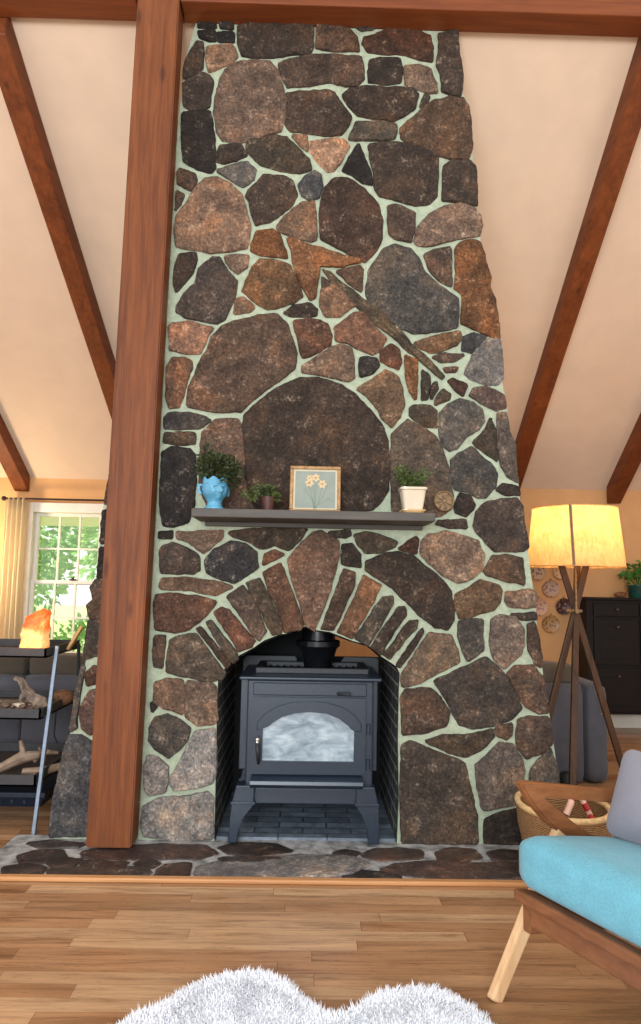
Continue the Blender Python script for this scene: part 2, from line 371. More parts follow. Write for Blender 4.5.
def tree_leaf():
    t = NT('sunny_tree_leaf'); f = t.noise(1.5, 4, .6); c = t.ramp(f, [(.35, (120, 176, 104)), (.65, (196, 226, 160))])
    tr = t.n('ShaderNodeBsdfTranslucent'); df = t.n('ShaderNodeBsdfDiffuse'); t.l(c, tr.inputs[0]); t.l(c, df.inputs[0])
    mx = t.n('ShaderNodeMixShader'); mx.inputs[0].default_value = .55; t.l(df.outputs[0], mx.inputs[1]); t.l(tr.outputs[0], mx.inputs[2]); t.l(mx.outputs[0], t.out.inputs[0]); return t.m
M['tree_leaf'] = tree_leaf()

# ================================================================== the room shell
YW = 6.05; ZW = 2.08; SL = .76
def ceil_z(y): return ZW + SL*(YW-y)
bm = BM(); box(bm, -4.2, 4.2, -1.6, 6.3, -.12, 0); struct('floor', bm, M['floor'])
a = P(33, 511, YW); b = P(36, 657, YW)
WX0, WX1, WZ0, WZ1 = a.x, a.x+.80, b.z, a.z
bm = BM()
box(bm, -4.2, WX0, YW, YW+.14, 0, ZW+.02); box(bm, WX1, 4.2, YW, YW+.14, 0, ZW+.02)
box(bm, WX0, WX1, YW, YW+.14, 0, WZ0); box(bm, WX0, WX1, YW, YW+.14, WZ1, ZW+.02)
struct('wall_back', bm, M['plaster'])
for nm, x in (('wall_left', -4.2), ('wall_right', 4.1)):
    bm = BM(); vs_ = [(3.0, 0), (YW, 0), (YW, ZW), (3.0, ceil_z(3.0))]
    q = [[bm.verts.new((x+d, y, z)) for y, z in vs_] for d in (0, .1)]
    bm.faces.new(q[0]); bm.faces.new(q[1][::-1])
    for i in range(4): bm.faces.new((q[0][i], q[1][i], q[1][(i+1) % 4], q[0][(i+1) % 4]))
    struct(nm, bm, M['plaster'])
bm = BM(); q = [[bm.verts.new((x, y, ceil_z(y)+d)) for d in (0, .1) for y in (3.2, YW+.2)] for x in (-4.2, 4.2)]
A, B = q
for f in ((A[0], A[1], B[1], B[0]), (A[2], B[2], B[3], A[3]), (A[0], B[0], B[2], A[2]), (A[1], A[3], B[3], B[1]), (A[0], A[2], A[3], A[1]), (B[0], B[1], B[3], B[2])): bm.faces.new(f)
struct('ceiling', bm, M['ceil'])
bm = BM(); box(bm, -4.1, 4.1, YW-.018, YW, 0, .115, .004); struct('baseboard_back', bm, M['white_paint'])

# window_1: double hung, eight panes over eight
win = bpy.data.objects.new('window_1', None); COL.objects.link(win); win.location = (WX0, YW, WZ0); win['kind'] = 'structure'
bm = BM()
for x0, x1, z0, z1 in ((WX0-.075, WX0+.012, WZ0-.09, WZ1+.075), (WX1-.012, WX1+.075, WZ0-.09, WZ1+.075)): box(bm, x0, x1, YW-.022, YW+.06, z0, z1, .004)
box(bm, WX0+.012, WX1-.012, YW-.022, YW+.06, WZ1-.01, WZ1+.075, .004); box(bm, WX0-.1, WX1+.1, YW-.05, YW+.06, WZ0-.03, WZ0+.012, .004)
obj('casing', bm, M['white_paint'], win)
zm = P(60, 582.5, YW).z
for sname, z0, z1, yo in (('upper_sash', zm-.02, WZ1-.01, .05), ('lower_sash', WZ0+.012, zm+.02, .015)):
    bm = BM(); x0, x1 = WX0+.012, WX1-.012; y0, y1 = YW+yo, YW+yo+.03
    box(bm, x0, x0+.03, y0, y1, z0, z1); box(bm, x1-.03, x1, y0, y1, z0, z1); box(bm, x0+.03, x1-.03, y0, y1, z0, z0+.035); box(bm, x0+.03, x1-.03, y0, y1, z1-.03, z1)
    for i in range(1, 4): xm = x0+.03+(x1-x0-.06)*i/4; box(bm, xm-.008, xm+.008, y0+.004, y1-.004, z0+.035, z1-.03)
    zc = (z0+z1)/2
    for i in range(4):
        xa = x0+.03+(x1-x0-.06)*i/4+.008; xb = x0+.03+(x1-x0-.06)*(i+1)/4-.008; box(bm, xa, xb, y0+.004, y1-.004, zc-.008, zc+.008)
    s = obj(sname, bm, M['white_paint'], win)
    bm = BM(); box(bm, x0+.02, x1-.02, y0+.013, y0+.017, z0+.02, z1-.02); obj('glass', bm, M['pane'], s)
bm = BM(); xm = (WX0+WX1)/2 - .02; box(bm, xm-.03, xm+.03, YW-.005, YW+.02, zm+.02, zm+.032, .004); tube(bm, [(xm, YW+.005, zm+.03), (xm, YW+.005, zm+.05)], .012, 10); obj('sash_lock', bm, M['rod'], win)

# timbers
BZ = 4.1
bm = BM(); box(bm, -4.1, -.925, 3.165, 3.305, BZ, 4.42, .006); box(bm, -.70, 4.1, 3.165, 3.305, BZ, 4.42, .006); box(bm, -.925, -.70, 3.29, 3.305, BZ, 4.42)
tag(obj('ridge_beam', bm, M['beam_wood'], None, (0, 3.24, BZ)), 'dark red-brown horizontal timber beam running across above the stone chimney', 'beam')
pb = G(85.8, 845, .0); ptl = P(138, 0, 3.165); pbl = P(85.8, 845, 3.17); pbr = P(131.5, 845, 3.17); ptr = P(180, 0, 3.165)
bm = BM(); zt = 4.44
def post_pt(x, y, z): return bm.verts.new((x, y, z))
xl0, xr0, xl1, xr1 = pbl.x, pbr.x, ptl.x, ptr.x
vv = [post_pt(xl0, 3.165, .02), post_pt(xr0, 3.165, .02), post_pt(xr0, 3.288, .02), post_pt(xl0, 3.288, .02), post_pt(xl1, 3.165, zt), post_pt(xr1, 3.165, zt), post_pt(xr1, 3.288, zt), post_pt(xl1, 3.288, zt)]
for f in ((0, 1, 2, 3), (4, 5, 6, 7), (0, 1, 5, 4), (1, 2, 6, 5), (2, 3, 7, 6), (3, 0, 4, 7)): bm.faces.new([vv[i] for i in f])
bmesh.ops.bevel(bm, geom=bm.edges[:], offset=.006, segments=2, affect='EDGES')
tag(obj('timber_post', bm, M['post_wood'], None, ((xl0+xr0)/2, 3.23, .02)), 'tall square red-brown timber post standing against the stone chimney', 'post')
def rafter(xa, xb, w, label, ya=3.31, yb=6.02, drop=.15):
    bm = BM(); q = []
    for x, y in ((xa, ya), (xb, yb)):
        z = ceil_z(y); q.append([bm.verts.new(p) for p in ((x, y, z-drop), (x+w, y, z-drop), (x+w, y, z-.001), (x, y, z+.02))])
    A, B = q; bm.faces.new(A); bm.faces.new(B[::-1])
    for i in range(4): bm.faces.new((A[i], B[i], B[(i+1) % 4], A[(i+1) % 4]))
    bmesh.ops.bevel(bm, geom=bm.edges[:], offset=.005, segments=1, affect='EDGES')
    return tag(obj('rafter', bm, M['rafter_wood'], None, (xb, yb, ceil_z(yb)-drop)), label, 'rafter', 'sloping ceiling rafters')
rafter(-1.755, -1.53, .125, 'long sloping rafter between the window side and the timber post, meeting the ridge beam')
rafter(-2.80, -2.60, .125, 'short visible length of rafter ending above the cream curtain')
rafter(1.71, 1.72, .125, 'long sloping rafter descending from the ridge beam to just above the lit lampshade')
rafter(2.64, 2.66, .125, 'short visible length of rafter ending above the black dresser')

# ================================================================== the stone chimney
YF = 3.3
chim = thing('stone_chimney', 'tall tapering fieldstone chimney with arched fireplace and pale green mortar', 'chimney', (0, YF, .008))
left_px = [(196, 15), (186, 58), (181, 100), (172, 160), (158, 245), (142, 325), (127, 395), (114, 455), (104, 500), (99, 548), (95, 588), (92, 620), (87, 655), (80, 690), (72, 728), (64, 752), (57, 790), (50, 838)]
right_px = [(458, 30), (461, 62), (462, 92), (469, 104), (471, 130), (473, 163), (477, 188), (476, 206), (482, 219), (480, 238), (485, 262), (490, 290), (496, 318), (500, 345), (502, 382), (506, 400), (510, 430), (516, 460), (519, 490), (523, 520), (528, 550), (531, 575), (535, 600), (537, 625), (541, 660), (547, 700), (552, 730), (557, 770), (560, 805), (562, 848)]
arch_px = [(397, 846), (399, 800), (398, 740), (399, 690), (400, 674), (397, 667), (390, 662), (382, 657), (375, 651), (368, 645), (353, 641), (340, 636), (330, 632), (315, 630), (306, 626), (300, 628), (285, 634), (281, 634), (265, 640), (253, 648), (238, 656), (232, 662), (225, 668), (218, 680), (217, 700), (216, 760), (214, 846)]
def XZ(p, D=YF):
    v = P(p[0], p[1], D); return (v.x, max(v.z, .008) if p[1] < 830 else .008)
L_ = [XZ(p) for p in left_px]; R_ = [XZ(p) for p in right_px]; A_ = [XZ(p) for p in arch_px]
L_[0] = (L_[0][0], 4.098); R_[0] = (R_[0][0], 4.098)
bm = BM(); oc = L_[::-1] + R_ + A_; vv = [bm.verts.new((x, YF, z)) for x, z in oc]
bmesh.ops.triangle_fill(bm, use_beauty=True, use_dissolve=False, edges=[bm.edges.new((vv[i], vv[(i+1) % len(vv)])) for i in range(len(vv))], normal=(0, -1, 0))
ex = bmesh.ops.extrude_face_region(bm, geom=bm.faces[:])
for g in ex['geom']:
    if isinstance(g, bmesh.types.BMVert): g.co.y += .85; g.co.z = min(g.co.z, ceil_z(g.co.y)-.005)
obj('mortar_core', bm, M['mortar'], chim)
# firebox lining
bm = BM(); cxa = (A_[0][0]+A_[-1][0])/2
def shr(p, k=.006): return (p[0]+(k if p[0] < cxa else -k)*min(1, abs(p[0]-cxa)*8), p[1]-(k if p[1] > .7 else 0))
S_ = [shr(p) for p in A_]
v0 = [bm.verts.new((x, YF+.004, z)) for x, z in S_]; v1 = [bm.verts.new((x, YF+.84, z)) for x, z in S_]
for i in range(len(S_)-1): bm.faces.new((v0[i], v0[i+1], v1[i+1], v1[i]))
obj('firebox_lining', bm, M['soot'], chim)
xl, xr = S_[-1][0], S_[0][0]; yb = YF+.70; zn = P(355, 657, yb).z
bm = BM(); xm = P(335, 640, yb).x
box(bm, xl, xr, yb, yb+.03, .01, zn); box(bm, xl+.02, xm, yb, yb+.03, zn, 1.02)
obj('firebox_back', bm, M['black_iron'], chim)
bm = BM(); box(bm, xl, xr, YF+.02, yb, .008, .020); obj('firebox_floor', bm, M['slate'], chim)

PAL = dict(D=(64, 54, 48), B=(88, 71, 61), R=(98, 68, 54), T=(146, 117, 97), O=(132, 87, 52), G=(98, 92, 87), P=(196, 156, 130), S=(74, 74, 76), K=(42, 38, 37), L=(160, 152, 146), C=(82, 72, 61), W=(150, 118, 96))
def chaikin(p, k=.2, it=1):
    for _ in range(it):
        q = []
        for i in range(len(p)):
            a, b = p[i], p[(i+1) % len(p)]; q += [a.lerp(b, k), a.lerp(b, 1-k)]
        p = q
    return p
def stone(bm, pts, n, h, seed, tint, spacing=.012, rough=.008, depth=.014, jit=.004, off=.0062):
    n = Vector(n).normalized(); pts = chaikin([Vector(p) for p in pts], .045)
    out = []
    for i in range(len(pts)):
        a, b = pts[i], pts[(i+1) % len(pts)]; k = max(1, int((b-a).length/spacing))
        out += [a.lerp(b, j/k) for j in range(k)]
    A = 0; c = Vector((0, 0, 0)); o = out[0]
    for i in range(1, len(out)-1):
        w = (out[i]-o).cross(out[i+1]-o).dot(n); A += w; c += (o+out[i]+out[i+1])/3*w
    c = c/A if abs(A) > 1e-9 else sum(out, Vector())/len(out)
    sg_ = 1 if A > 0 else -1; N = len(out)
    if off: out = [out[i] + (out[(i+1) % N]-out[i-1]).cross(n).normalized()*off*sg_ for i in range(N)]
    sd = Vector((seed*1.37, seed*2.11, seed*.73))
    size = max((p-c).length for p in out)
    R = [(1.0, -depth), (1.0, h*.55), (1-.006/size, h*.85), (1-.022/size if size > .06 else .8, h), (.72, h*1.06), (.5, h*1.1), (.28, h*1.12)]
    lay = bm.verts.layers.float_color['tint']; rings = []
    tilt = Vector((noise.noise(sd), noise.noise(sd*1.9), noise.noise(sd*2.7)))*.05
    for s, y in R:
        ring = []
        for p in out:
            q = c + (p-c)*s
            j = noise.noise_vector(q*38+sd)*jit + noise.noise_vector(q*11+sd)*jit*1.3
            j -= n*j.dot(n); q = q + j*(1 if s > .9 else .4)
            e = 0 if y < 0 else (noise.noise(q*13+sd)*1.6 + noise.noise(q*34+sd)*.8 + noise.noise(q*5+sd)*1.2)*rough*min(1, max(0, (y/h)*1.0))
            t = (q-c).dot(tilt) if y > 0 else 0
            q = q + n*(y + max(e+t*.8, -h*.7) if y > 0 else y); v = bm.verts.new(q); v[lay] = tint; ring.append(v)
        rings.append(ring)
    v = bm.verts.new(c + n*(h*1.12)); v[lay] = tint
    N = len(out)
    for a, b in zip(rings, rings[1:]):
        for k in range(N): bm.faces.new((a[k], a[(k+1) % N], b[(k+1) % N], b[k]))
    for k in range(N): bm.faces.new((rings[-1][k], rings[-1][(k+1) % N], v))
def stones_bm():
    bm = BM(); bm.verts.layers.float_color.new('tint'); return bm
def tint_of(key, seed):
    c = PAL[key] if isinstance(key, str) else key; r = random.Random(seed); k = r.uniform(.88, 1.12)*.77; w = r.uniform(-.04, .04); c = tuple(x*.8+g*.2 for x, g in zip(c, (88, 76, 66)))
    l = lin(tuple(min(255, max(0, x*k*(1+w*s))) for x, s in zip(c, (1, 0, -1)))); return l
# outlines surveyed from the photograph: (crop origin x, y, crop scale, [(tint, points)...])
Z4 = 4.006
FACE = [
 (150, 10, Z4, [
  ('K', [(192,38),(262,40),(268,70),(255,82),(228,74),(195,70)]), ('K', [(278,42),(330,40),(332,80),(285,74)]),
  ('K', [(190,88),(230,90),(262,88),(262,125),(235,128),(200,112)]), ('K', [(270,92),(335,90),(338,132),(275,130)]),
  ('D', [(188,128),(212,135),(216,175),(212,238),(165,260),(133,275),(140,225),(162,175)]),
  ('T', [(228,150),(325,142),(343,165),(350,190),(330,215),(235,250),(226,200)]),
  ('B', [(133,300),(150,280),(215,252),(240,262),(255,290),(245,330),(238,390),(215,402),(160,400),(137,385)]),
  ('K', [(130,415),(240,408),(252,470),(260,530),(262,636),(245,656),(190,641),(135,605),(128,530)]),
  ((134,108,92), [(300,245),(345,215),(420,205),(480,210),(508,240),(530,310),(545,370),(540,430),(525,490),(470,498),(420,520),(350,535),(290,525),(270,490),(255,410),(268,330),(275,280)]),
  ('D', [(352,62),(420,55),(600,52),(650,60),(655,150),(640,178),(560,180),(470,195),(400,192),(365,185),(352,130)]),
  ('D', [(265,590),(280,545),(365,545),(385,585),(345,605),(300,618),(270,610)]) ]),
 (0, 0, 1, [
  ('B', [(278.5,66),(290,60),(312,56.5),(340,56),(361,58),(364,66),(364,80),(357,86),(345,87),(330,83),(312,86),(288,88),(284,82)]),
  ('B', [(287,94),(300,92),(314,91),(329,91),(335,94),(344,107),(351,119),(348,126),(341,135),(325,136),(306,133),(290,132),(285,126),(286,108)]),
  ('C', [(247,144),(258,138),(275,136),(287,138),(297,148),(309,160),(311,170),(300,174),(283,172),(262,166),(255,160),(247,152)]),
  ('G', [(217,172),(235,165),(247,163),(256,170),(254,180),(243,187),(236,184),(228,178)]),
  ('T', [(292,136),(307,137),(308,152),(302,148)]),
  ('P', [(309,143),(322,140),(345,141),(349,147),(343,158),(334,171),(328,172),(318,164),(311,152)]),
  ('K', [(358,144),(364,157),(370,172),(372,185),(362,183),(352,176),(342,171),(350,158)]),
  ('D', [(369,146),(385,143),(405,145),(425,151),(437,158),(438,172),(437,196),(430,204),(415,206),(395,200),(380,197),(375,190),(374,172),(370,158)]),
  ('D', [(443,168),(450,162),(470,163),(475,168),(477,190),(476,206),(460,203),(442,201),(443,185)]),
  ('T', [(277,228),(285,217),(300,203),(314,201),(316,215),(316,240),(310,242),(290,236),(280,232)]),
  ('S', [(298,186),(305,178),(315,172),(321,176),(322,188),(318,198),(310,201),(302,196)]),
  ((124,86,58), [(287,238),(312,246),(340,255),(361,262),(340,267),(320,266),(318,280),(315,298),(310,300),(301,285),(293,265),(291,250)]),
  ('B', [(336,272),(360,266),(363,270),(361,292),(350,284)]),
  ('W', [(321,290),(334,286),(343,294),(355,306),(340,316),(326,317),(320,306)]), ('B', [(322,277),(331,285),(323,289)]),
  ((136,114,100), [(414,241),(418,228),(430,214),(444,207),(460,205),(473,208),(480,216),(482,226),(479,236),(465,238),(445,243),(425,247),(416,245)]),
  ('G', [(365,290),(369,270),(382,250),(395,244),(410,249),(420,260),(424,273),(437,285),(457,299),(458,312),(456,327),(440,331),(412,334),(395,325),(380,312),(368,302)]),
  ('B', [(424,255),(435,251),(450,247),(451,287),(440,282),(429,270)]),
  ('S', [(463,337),(473,333),(486,336),(478,348),(472,353),(462,351)]),
  ('L', [(468,366),(474,352),(485,340),(498,338),(501,350),(503,378),(498,385),(487,385),(470,379),(465,374)]),
  ((112,96,75), [(322,270),(330,272),(350,288),(375,308),(395,325),(410,342),(428,358),(445,377),(441,380),(425,366),(400,345),(375,325),(350,302),(330,282)]),
  ('R', [(293,322),(305,320),(320,321),(328,325),(332,336),(330,346),(315,354),(303,358),(300,352),(299,340)]),
  ('D', [(284,313),(293,306),(308,304),(317,310),(316,316),(304,317),(290,316)]),
  ((66,55,48), [(244,417),(250,410),(262,400),(275,390),(290,383),(300,379),(318,378),(338,384),(355,395),(370,410),(382,425),(388,442),(389,470),(388,490),(380,503),(372,510),(330,511),(258,511),(250,495),(247,475),(246,450),(243,430)]),
  ((120,96,74), [(414,343),(430,338),(445,334),(460,332),(461,338),(456,345),(440,352),(430,353),(420,349)]),
  ('B', [(432,358),(445,354),(464,355),(455,361),(442,363)]), ('R', [(444,368),(457,367),(456,371),(446,372)]),
  ((112,97,84), [(392,435),(400,427),(408,420),(420,425),(435,437),(442,452),(448,468),(451,485),(453,497),(450,510),(440,517),(392,512),(391,470)]),
  ('K', [(454,508),(460,494),(470,496),(475,505),(473,510),(466,516),(456,513)]),
  ((122,94,78), [(202,434),(215,420),(238,419),(243,428),(244,455),(246,480),(250,497),(254,510),(210,510),(200,490),(200,460)]),
  ('K', [(163,452),(172,447),(190,449),(195,455),(196,480),(194,506),(188,522),(172,527),(163,525),(160,505),(161,480)]),
  ('C', [(228,533),(245,529),(280,528),(308,529),(300,540),(288,550),(275,546),(262,549),(252,543),(235,538)]),
  ('D', [(366,562),(382,555),(397,552),(413,556),(425,566),(438,577),(450,590),(453,605),(454,620),(447,629),(435,627),(420,615),(405,601),(392,588),(378,578),(366,570)]),
  ('G', [(459,622),(470,619),(482,620),(483,640),(483,651),(468,661),(462,650),(458,635)]),
  ((126,110,100), [(491,620),(500,615),(515,617),(523,628),(524,645),(519,655),(504,668),(494,660),(490,645)]),
  ('B', [(527,625),(534,622),(538,635),(541,655),(541,668),(535,664),(529,650)]), ('D', [(510,614),(535,613),(536,619),(520,619)]),
  ('D', [(485,819),(502,812),(524,807),(545,802),(559,806),(560,845),(484,846)]),
  ('G', [(532,768),(550,748),(557,768),(559,795),(545,798),(530,790),(530,775)]),
  ('G', [(150,728),(156,717),(168,714),(180,720),(190,728),(188,738),(180,748),(168,757),(155,748),(149,740)]),
  ('L', [(171,777),(178,765),(188,747),(195,732),(214,728),(216,750),(216,772),(211,782),(195,787),(175,789),(171,784)]) ]),
 (310, 10, Z4, [
  ('B', [(28,68),(60,62),(110,65),(160,82),(185,110),(198,170),(110,165),(50,162),(25,155)]), ('D', [(182,68),(265,66),(250,82),(210,86)]),
  ((84,58,46), [(215,112),(260,100),(310,78),(380,75),(440,85),(480,105),(492,150),(490,208),(440,200),(380,182),(290,178),(230,170),(212,140)]),
  ('D', [(515,100),(550,92),(590,88),(594,150),(605,220),(610,290),(604,346),(560,340),(530,325),(525,260),(508,225),(515,170)]),
  ('D', [(240,205),(280,192),(360,195),(370,240),(362,295),(300,300),(235,290),(233,250)]), ('T', [(382,225),(440,222),(480,245),(505,300),(510,332),(480,335),(420,318),(380,300)]),
  ('D', [(130,340),(160,315),(230,310),(330,315),(410,320),(432,345),(420,395),(370,430),(330,445),(240,435),(190,425),(155,385)]), ('C', [(445,365),(460,340),(478,352),(470,370),(440,395)]),
  ((98,76,60), [(362,480),(400,445),(450,400),(500,365),(560,352),(610,357),(638,390),(643,470),(650,560),(632,600),(560,595),(500,580),(440,555),(390,535),(365,515)]),
  ('C', [(165,500),(185,455),(260,448),(345,460),(350,490),(335,520),(240,525),(155,522)]) ]),
 (150, 160, Z4, [
  ((162,126,102), [(105,225),(150,170),(185,110),(220,78),(270,75),(320,95),(365,140),(385,200),(400,260),(395,320),(385,355),(330,365),(240,372),(150,360),(105,345),(100,280)]),
  ('B', [(110,55),(120,35),(185,62),(190,85),(160,125),(115,100)]), ('B', [(108,125),(140,140),(125,180),(105,205)]),
  ('B', [(395,130),(430,95),(455,62),(530,65),(570,85),(590,140),(570,180),(520,220),(480,250),(425,262),(405,215),(400,170),(385,150)]),
  ('O', [(405,340),(430,285),(490,278),(520,300),(545,365),(550,395),(500,390),(440,382),(405,365)]), ('D', [(118,378),(180,375),(185,400),(170,460),(140,490),(105,530),(95,500),(100,440)]),
  ((84,70,62), [(110,590),(140,540),(180,500),(200,440),(250,395),(280,395),(310,445),(350,490),(345,535),(320,600),(300,640),(270,655),(215,648),(150,635),(108,610)]),
  ('T', [(300,390),(340,380),(395,385),(390,430),(355,455),(325,435),(305,410)]), ((124,92,64), [(380,500),(410,430),(440,402),(500,405),(560,425),(590,480),(610,545),(580,570),(520,590),(470,600),(430,575),(370,530)]),
  ('T', [(345,560),(375,550),(420,590),(400,610),(335,618)]) ]),
 (310, 160, Z4, [
  ((86,64,53), [(60,110),(100,72),(150,75),(220,120),(270,180),(290,240),(285,320),(260,370),(220,410),(170,385),(110,355),(45,320),(38,230),(45,160)]),
  ('B', [(315,190),(350,182),(420,215),(418,270),(405,328),(350,320),(318,300),(312,240)]) ]),
 (430, 200, 5.827, [ ((132,86,52), [(145,290),(180,245),(240,232),(285,245),(306,300),(326,370),(349,450),(349,510),(379,590),(385,660),(402,760),(404,805),(340,790),(250,750),(180,720),(190,600),(185,545),(145,520),(150,400)]) ]),
 (300, 310, Z4, [
  ((140,104,86), [(135,75),(215,15),(245,12),(300,70),(345,120),(320,165),(290,178),(240,160),(190,135),(140,125)]),
  ((128,102,84), [(10,225),(60,195),(130,150),(170,140),(205,160),(215,200),(218,270),(190,290),(120,270),(50,255),(10,250)]),
  ('K', [(240,195),(270,190),(305,200),(315,225),(285,255),(240,270),(235,230)]), ((122,78,56), [(325,170),(365,138),(395,160),(405,210),(395,238),(350,220),(325,205)]),
  ((146,116,90), [(230,315),(290,280),(340,240),(390,270),(410,320),(418,380),(400,430),(365,470),(335,440),(310,395),(265,345)]),
  ('O', [(420,180),(465,205),(470,270),(462,360),(440,330),(425,270)]), ('C', [(488,240),(515,262),(520,300),(508,360),(486,362)]), ('D', [(530,300),(545,288),(550,320),(525,360),(522,330)]), ('C', [(570,318),(600,340),(598,360),(540,382),(545,350)]) ]),
 (400, 350, Z4, [
  ('R', [(190,125),(210,115),(265,145),(250,185),(215,160)]), ((96,76,68), [(275,185),(290,155),(340,150),(415,180),(424,230),(385,242),(345,225),(310,205)]), ('C', [(38,235),(60,222),(120,225),(145,245),(145,310),(110,310),(60,285),(38,262)]),
  ((104,98,92), [(160,255),(190,220),(240,198),(290,212),(325,240),(338,285),(310,320),(260,350),(230,395),(200,405),(165,380),(157,320)]), ('C', [(290,370),(340,320),(365,275),(380,330),(388,445),(350,420),(310,390)]),
  ((136,118,104), [(390,255),(425,250),(437,330),(458,380),(467,500),(472,530),(430,505),(405,465),(392,380)]), ('G', [(205,440),(230,415),(285,388),(320,420),(365,460),(388,500),(380,550),(340,590),(305,590),(270,570),(220,555),(205,510)]), ('D', [(385,560),(410,535),(470,550),(477,580),(420,580)]) ]),
 (140, 310, Z4, [
  ((150,112,92), [(118,75),(130,55),(200,50),(290,75),(265,120),(240,175),(180,175),(120,160)]), ((126,88,66), [(110,230),(130,195),(180,190),(208,205),(208,240),(185,290),(175,350),(155,390),(120,395),(105,340),(108,280)]),
  ((94,74,62), [(190,385),(195,320),(225,240),(270,160),(290,110),(330,65),(390,45),(470,25),(550,20),(590,60),(610,120),(630,180),(620,240),(560,280),(500,320),(440,370),(405,410),(330,408),(260,402)]),
  ('S', [(95,435),(110,415),(200,412),(250,425),(282,445),(240,472),(160,478),(100,472)]), ('C', [(98,495),(160,490),(220,495),(220,535),(150,540),(98,530)]) ]),
 (140, 460, Z4, [
  ('K', [(78,290),(130,288),(130,315),(80,315)]), ('T', [(150,290),(230,285),(335,285),(330,310),(290,345),(255,375),(235,360),(195,330),(150,315)]), ((102,87,78), [(80,375),(90,345),(130,330),(190,355),(235,385),(240,440),(215,455),(140,455),(85,450)]),
  ((60,58,60), [(260,405),(300,360),(365,325),(420,335),(470,370),(472,430),(430,460),(380,490),(330,480),(270,455)]), ('T', [(80,510),(90,475),(170,470),(260,480),(330,490),(370,508),(340,525),(300,540),(200,522),(90,520)]), ('R', [(490,415),(500,380),(540,362),(580,375),(540,400),(495,420)]) ]),
 (130, 580, Z4, [
  ((88,64,54), [(100,90),(110,60),(180,55),(260,65),(350,85),(320,125),(270,170),(240,195),(180,210),(100,195)]),
  ('B', [(100,225),(140,222),(140,250),(132,350),(100,345),(95,280)]), ((92,84,76), [(150,290),(160,245),(210,220),(265,215),(300,265),(350,330),(378,370),(370,390),(330,402),(240,390),(150,370)]),
  ('T', [(100,410),(150,395),(212,402),(222,450),(215,540),(130,510),(95,480)]), ((146,126,112), [(226,406),(330,415),(345,430),(348,560),(335,578),(270,578),(222,552),(228,470)]), ('K', [(85,490),(110,510),(90,530)]) ]),
 (130, 720, Z4, [ ('L', [(60,180),(75,140),(110,150),(150,185),(150,250),(140,285),(80,300),(58,270)]), ('L', [(55,345),(110,315),(230,305),(310,285),(335,310),(335,380),(330,470),(250,482),(150,480),(60,465),(45,410)]) ]),
 (280, 500, Z4, [ ('C', [(295,140),(340,128),(400,140),(470,170),(460,190),(400,208),(340,212),(310,180)]), ('R', [(475,195),(540,148),(552,160),(548,215),(500,205)]), ('C', [(190,130),(280,120),(285,145),(260,152),(230,150)]) ]),
 (400, 500, Z4, [
  ('D', [(155,85),(260,80),(268,110),(200,112),(145,100)]), ((140,117,100), [(80,210),(85,170),(110,140),(180,128),(260,145),(310,165),(335,220),(325,280),(290,310),(230,330),(170,300),(110,250)]),
  ((94,77,68), [(295,100),(305,50),(340,10),(400,-2),(470,-5),(489,30),(499,120),(512,185),(490,205),(380,205),(345,175),(305,130)]), ((84,67,54), [(335,285),(370,225),(420,220),(490,235),(497,340),(440,330),(385,310),(345,300)]),
  ((112,84,60), [(222,385),(265,355),(320,322),(390,340),(405,365),(400,410),(370,440),(300,460),(235,475),(222,430)]), ('T', [(425,370),(520,360),(538,370),(544,425),(490,435),(435,425),(420,400)]) ]),
 (390, 620, 3.77, [
  ((146,124,104), [(45,205),(100,120),(150,45),(230,55),(255,110),(262,160),(180,200),(120,235),(45,250)]), ('B', [(42,290),(60,262),(150,258),(190,290),(225,345),(210,400),(130,425),(45,430)]),
  ((90,78,70), [(170,230),(250,190),(360,138),(400,170),(440,220),(495,330),(460,370),(400,395),(310,408),(260,395),(215,310),(180,250)]), ('B', [(440,200),(470,175),(540,170),(578,220),(594,345),(560,350),(510,325),(470,260)]),
  ('B', [(475,430),(480,375),(520,365),(598,370),(612,460),(570,500),(510,520),(480,480)]), ('B', [(395,410),(420,395),(460,390),(460,430),(440,448),(405,435)]), ('C', [(130,455),(200,435),(290,430),(385,415),(390,440),(340,490),(290,515),(220,500)]) ]),
 (390, 720, 3.56, [
  ((102,91,84), [(305,160),(340,130),(390,85),(430,85),(470,140),(475,240),(465,290),(400,310),(330,318),(310,240)]), ((80,72,66), [(40,90),(70,75),(150,105),(260,150),(280,220),(300,310),(310,340),(310,446),(170,450),(40,446),(35,250)]) ]),
 (30, 590, 3.94, [
  ('B', [(240,-10),(262,-40),(290,-30),(290,60),(262,70),(250,30)]), ('C', [(228,62),(255,35),(282,70),(285,112),(240,116)]), ((78,70,62), [(230,122),(290,118),(290,250),(210,272),(222,200)]), ('R', [(218,330),(255,295),(285,320),(285,360),(225,375)]), ((122,90,78), [(200,470),(235,400),(290,385),(290,520),(240,570),(205,540)]),
  ('G', [(178,430),(205,300),(216,300),(200,400),(182,540),(164,556)]), ((88,90,95), [(103,780),(152,575),(200,575),(250,600),(270,780),(270,960),(160,968),(80,972),(88,880)]) ]),
 (0, 0, 1, [ ('K', [(100,548),(116,548),(116,578),(97,578)]), ('D', [(103,512),(118,508),(120,542),(101,543)]), ('B', [(110,474),(122,468),(124,502),(105,504)]), ('D', [(119,438),(132,430),(132,464),(113,466)]) ]),
]
bm = stones_bm(); k = 0
for ox, oy, sc, lst in FACE:
    for key, pts in lst:
        w = [P(ox+x/sc, oy+y/sc, YF) for x, y in pts]
        for v in w: v.z = max(v.z, .012)
        k += 1; r = random.Random(k); stone(bm, w, (0, -1, 0), r.uniform(.009, .017), k, tint_of(key, k), off=.002 if key == (112,96,75) else .0062)
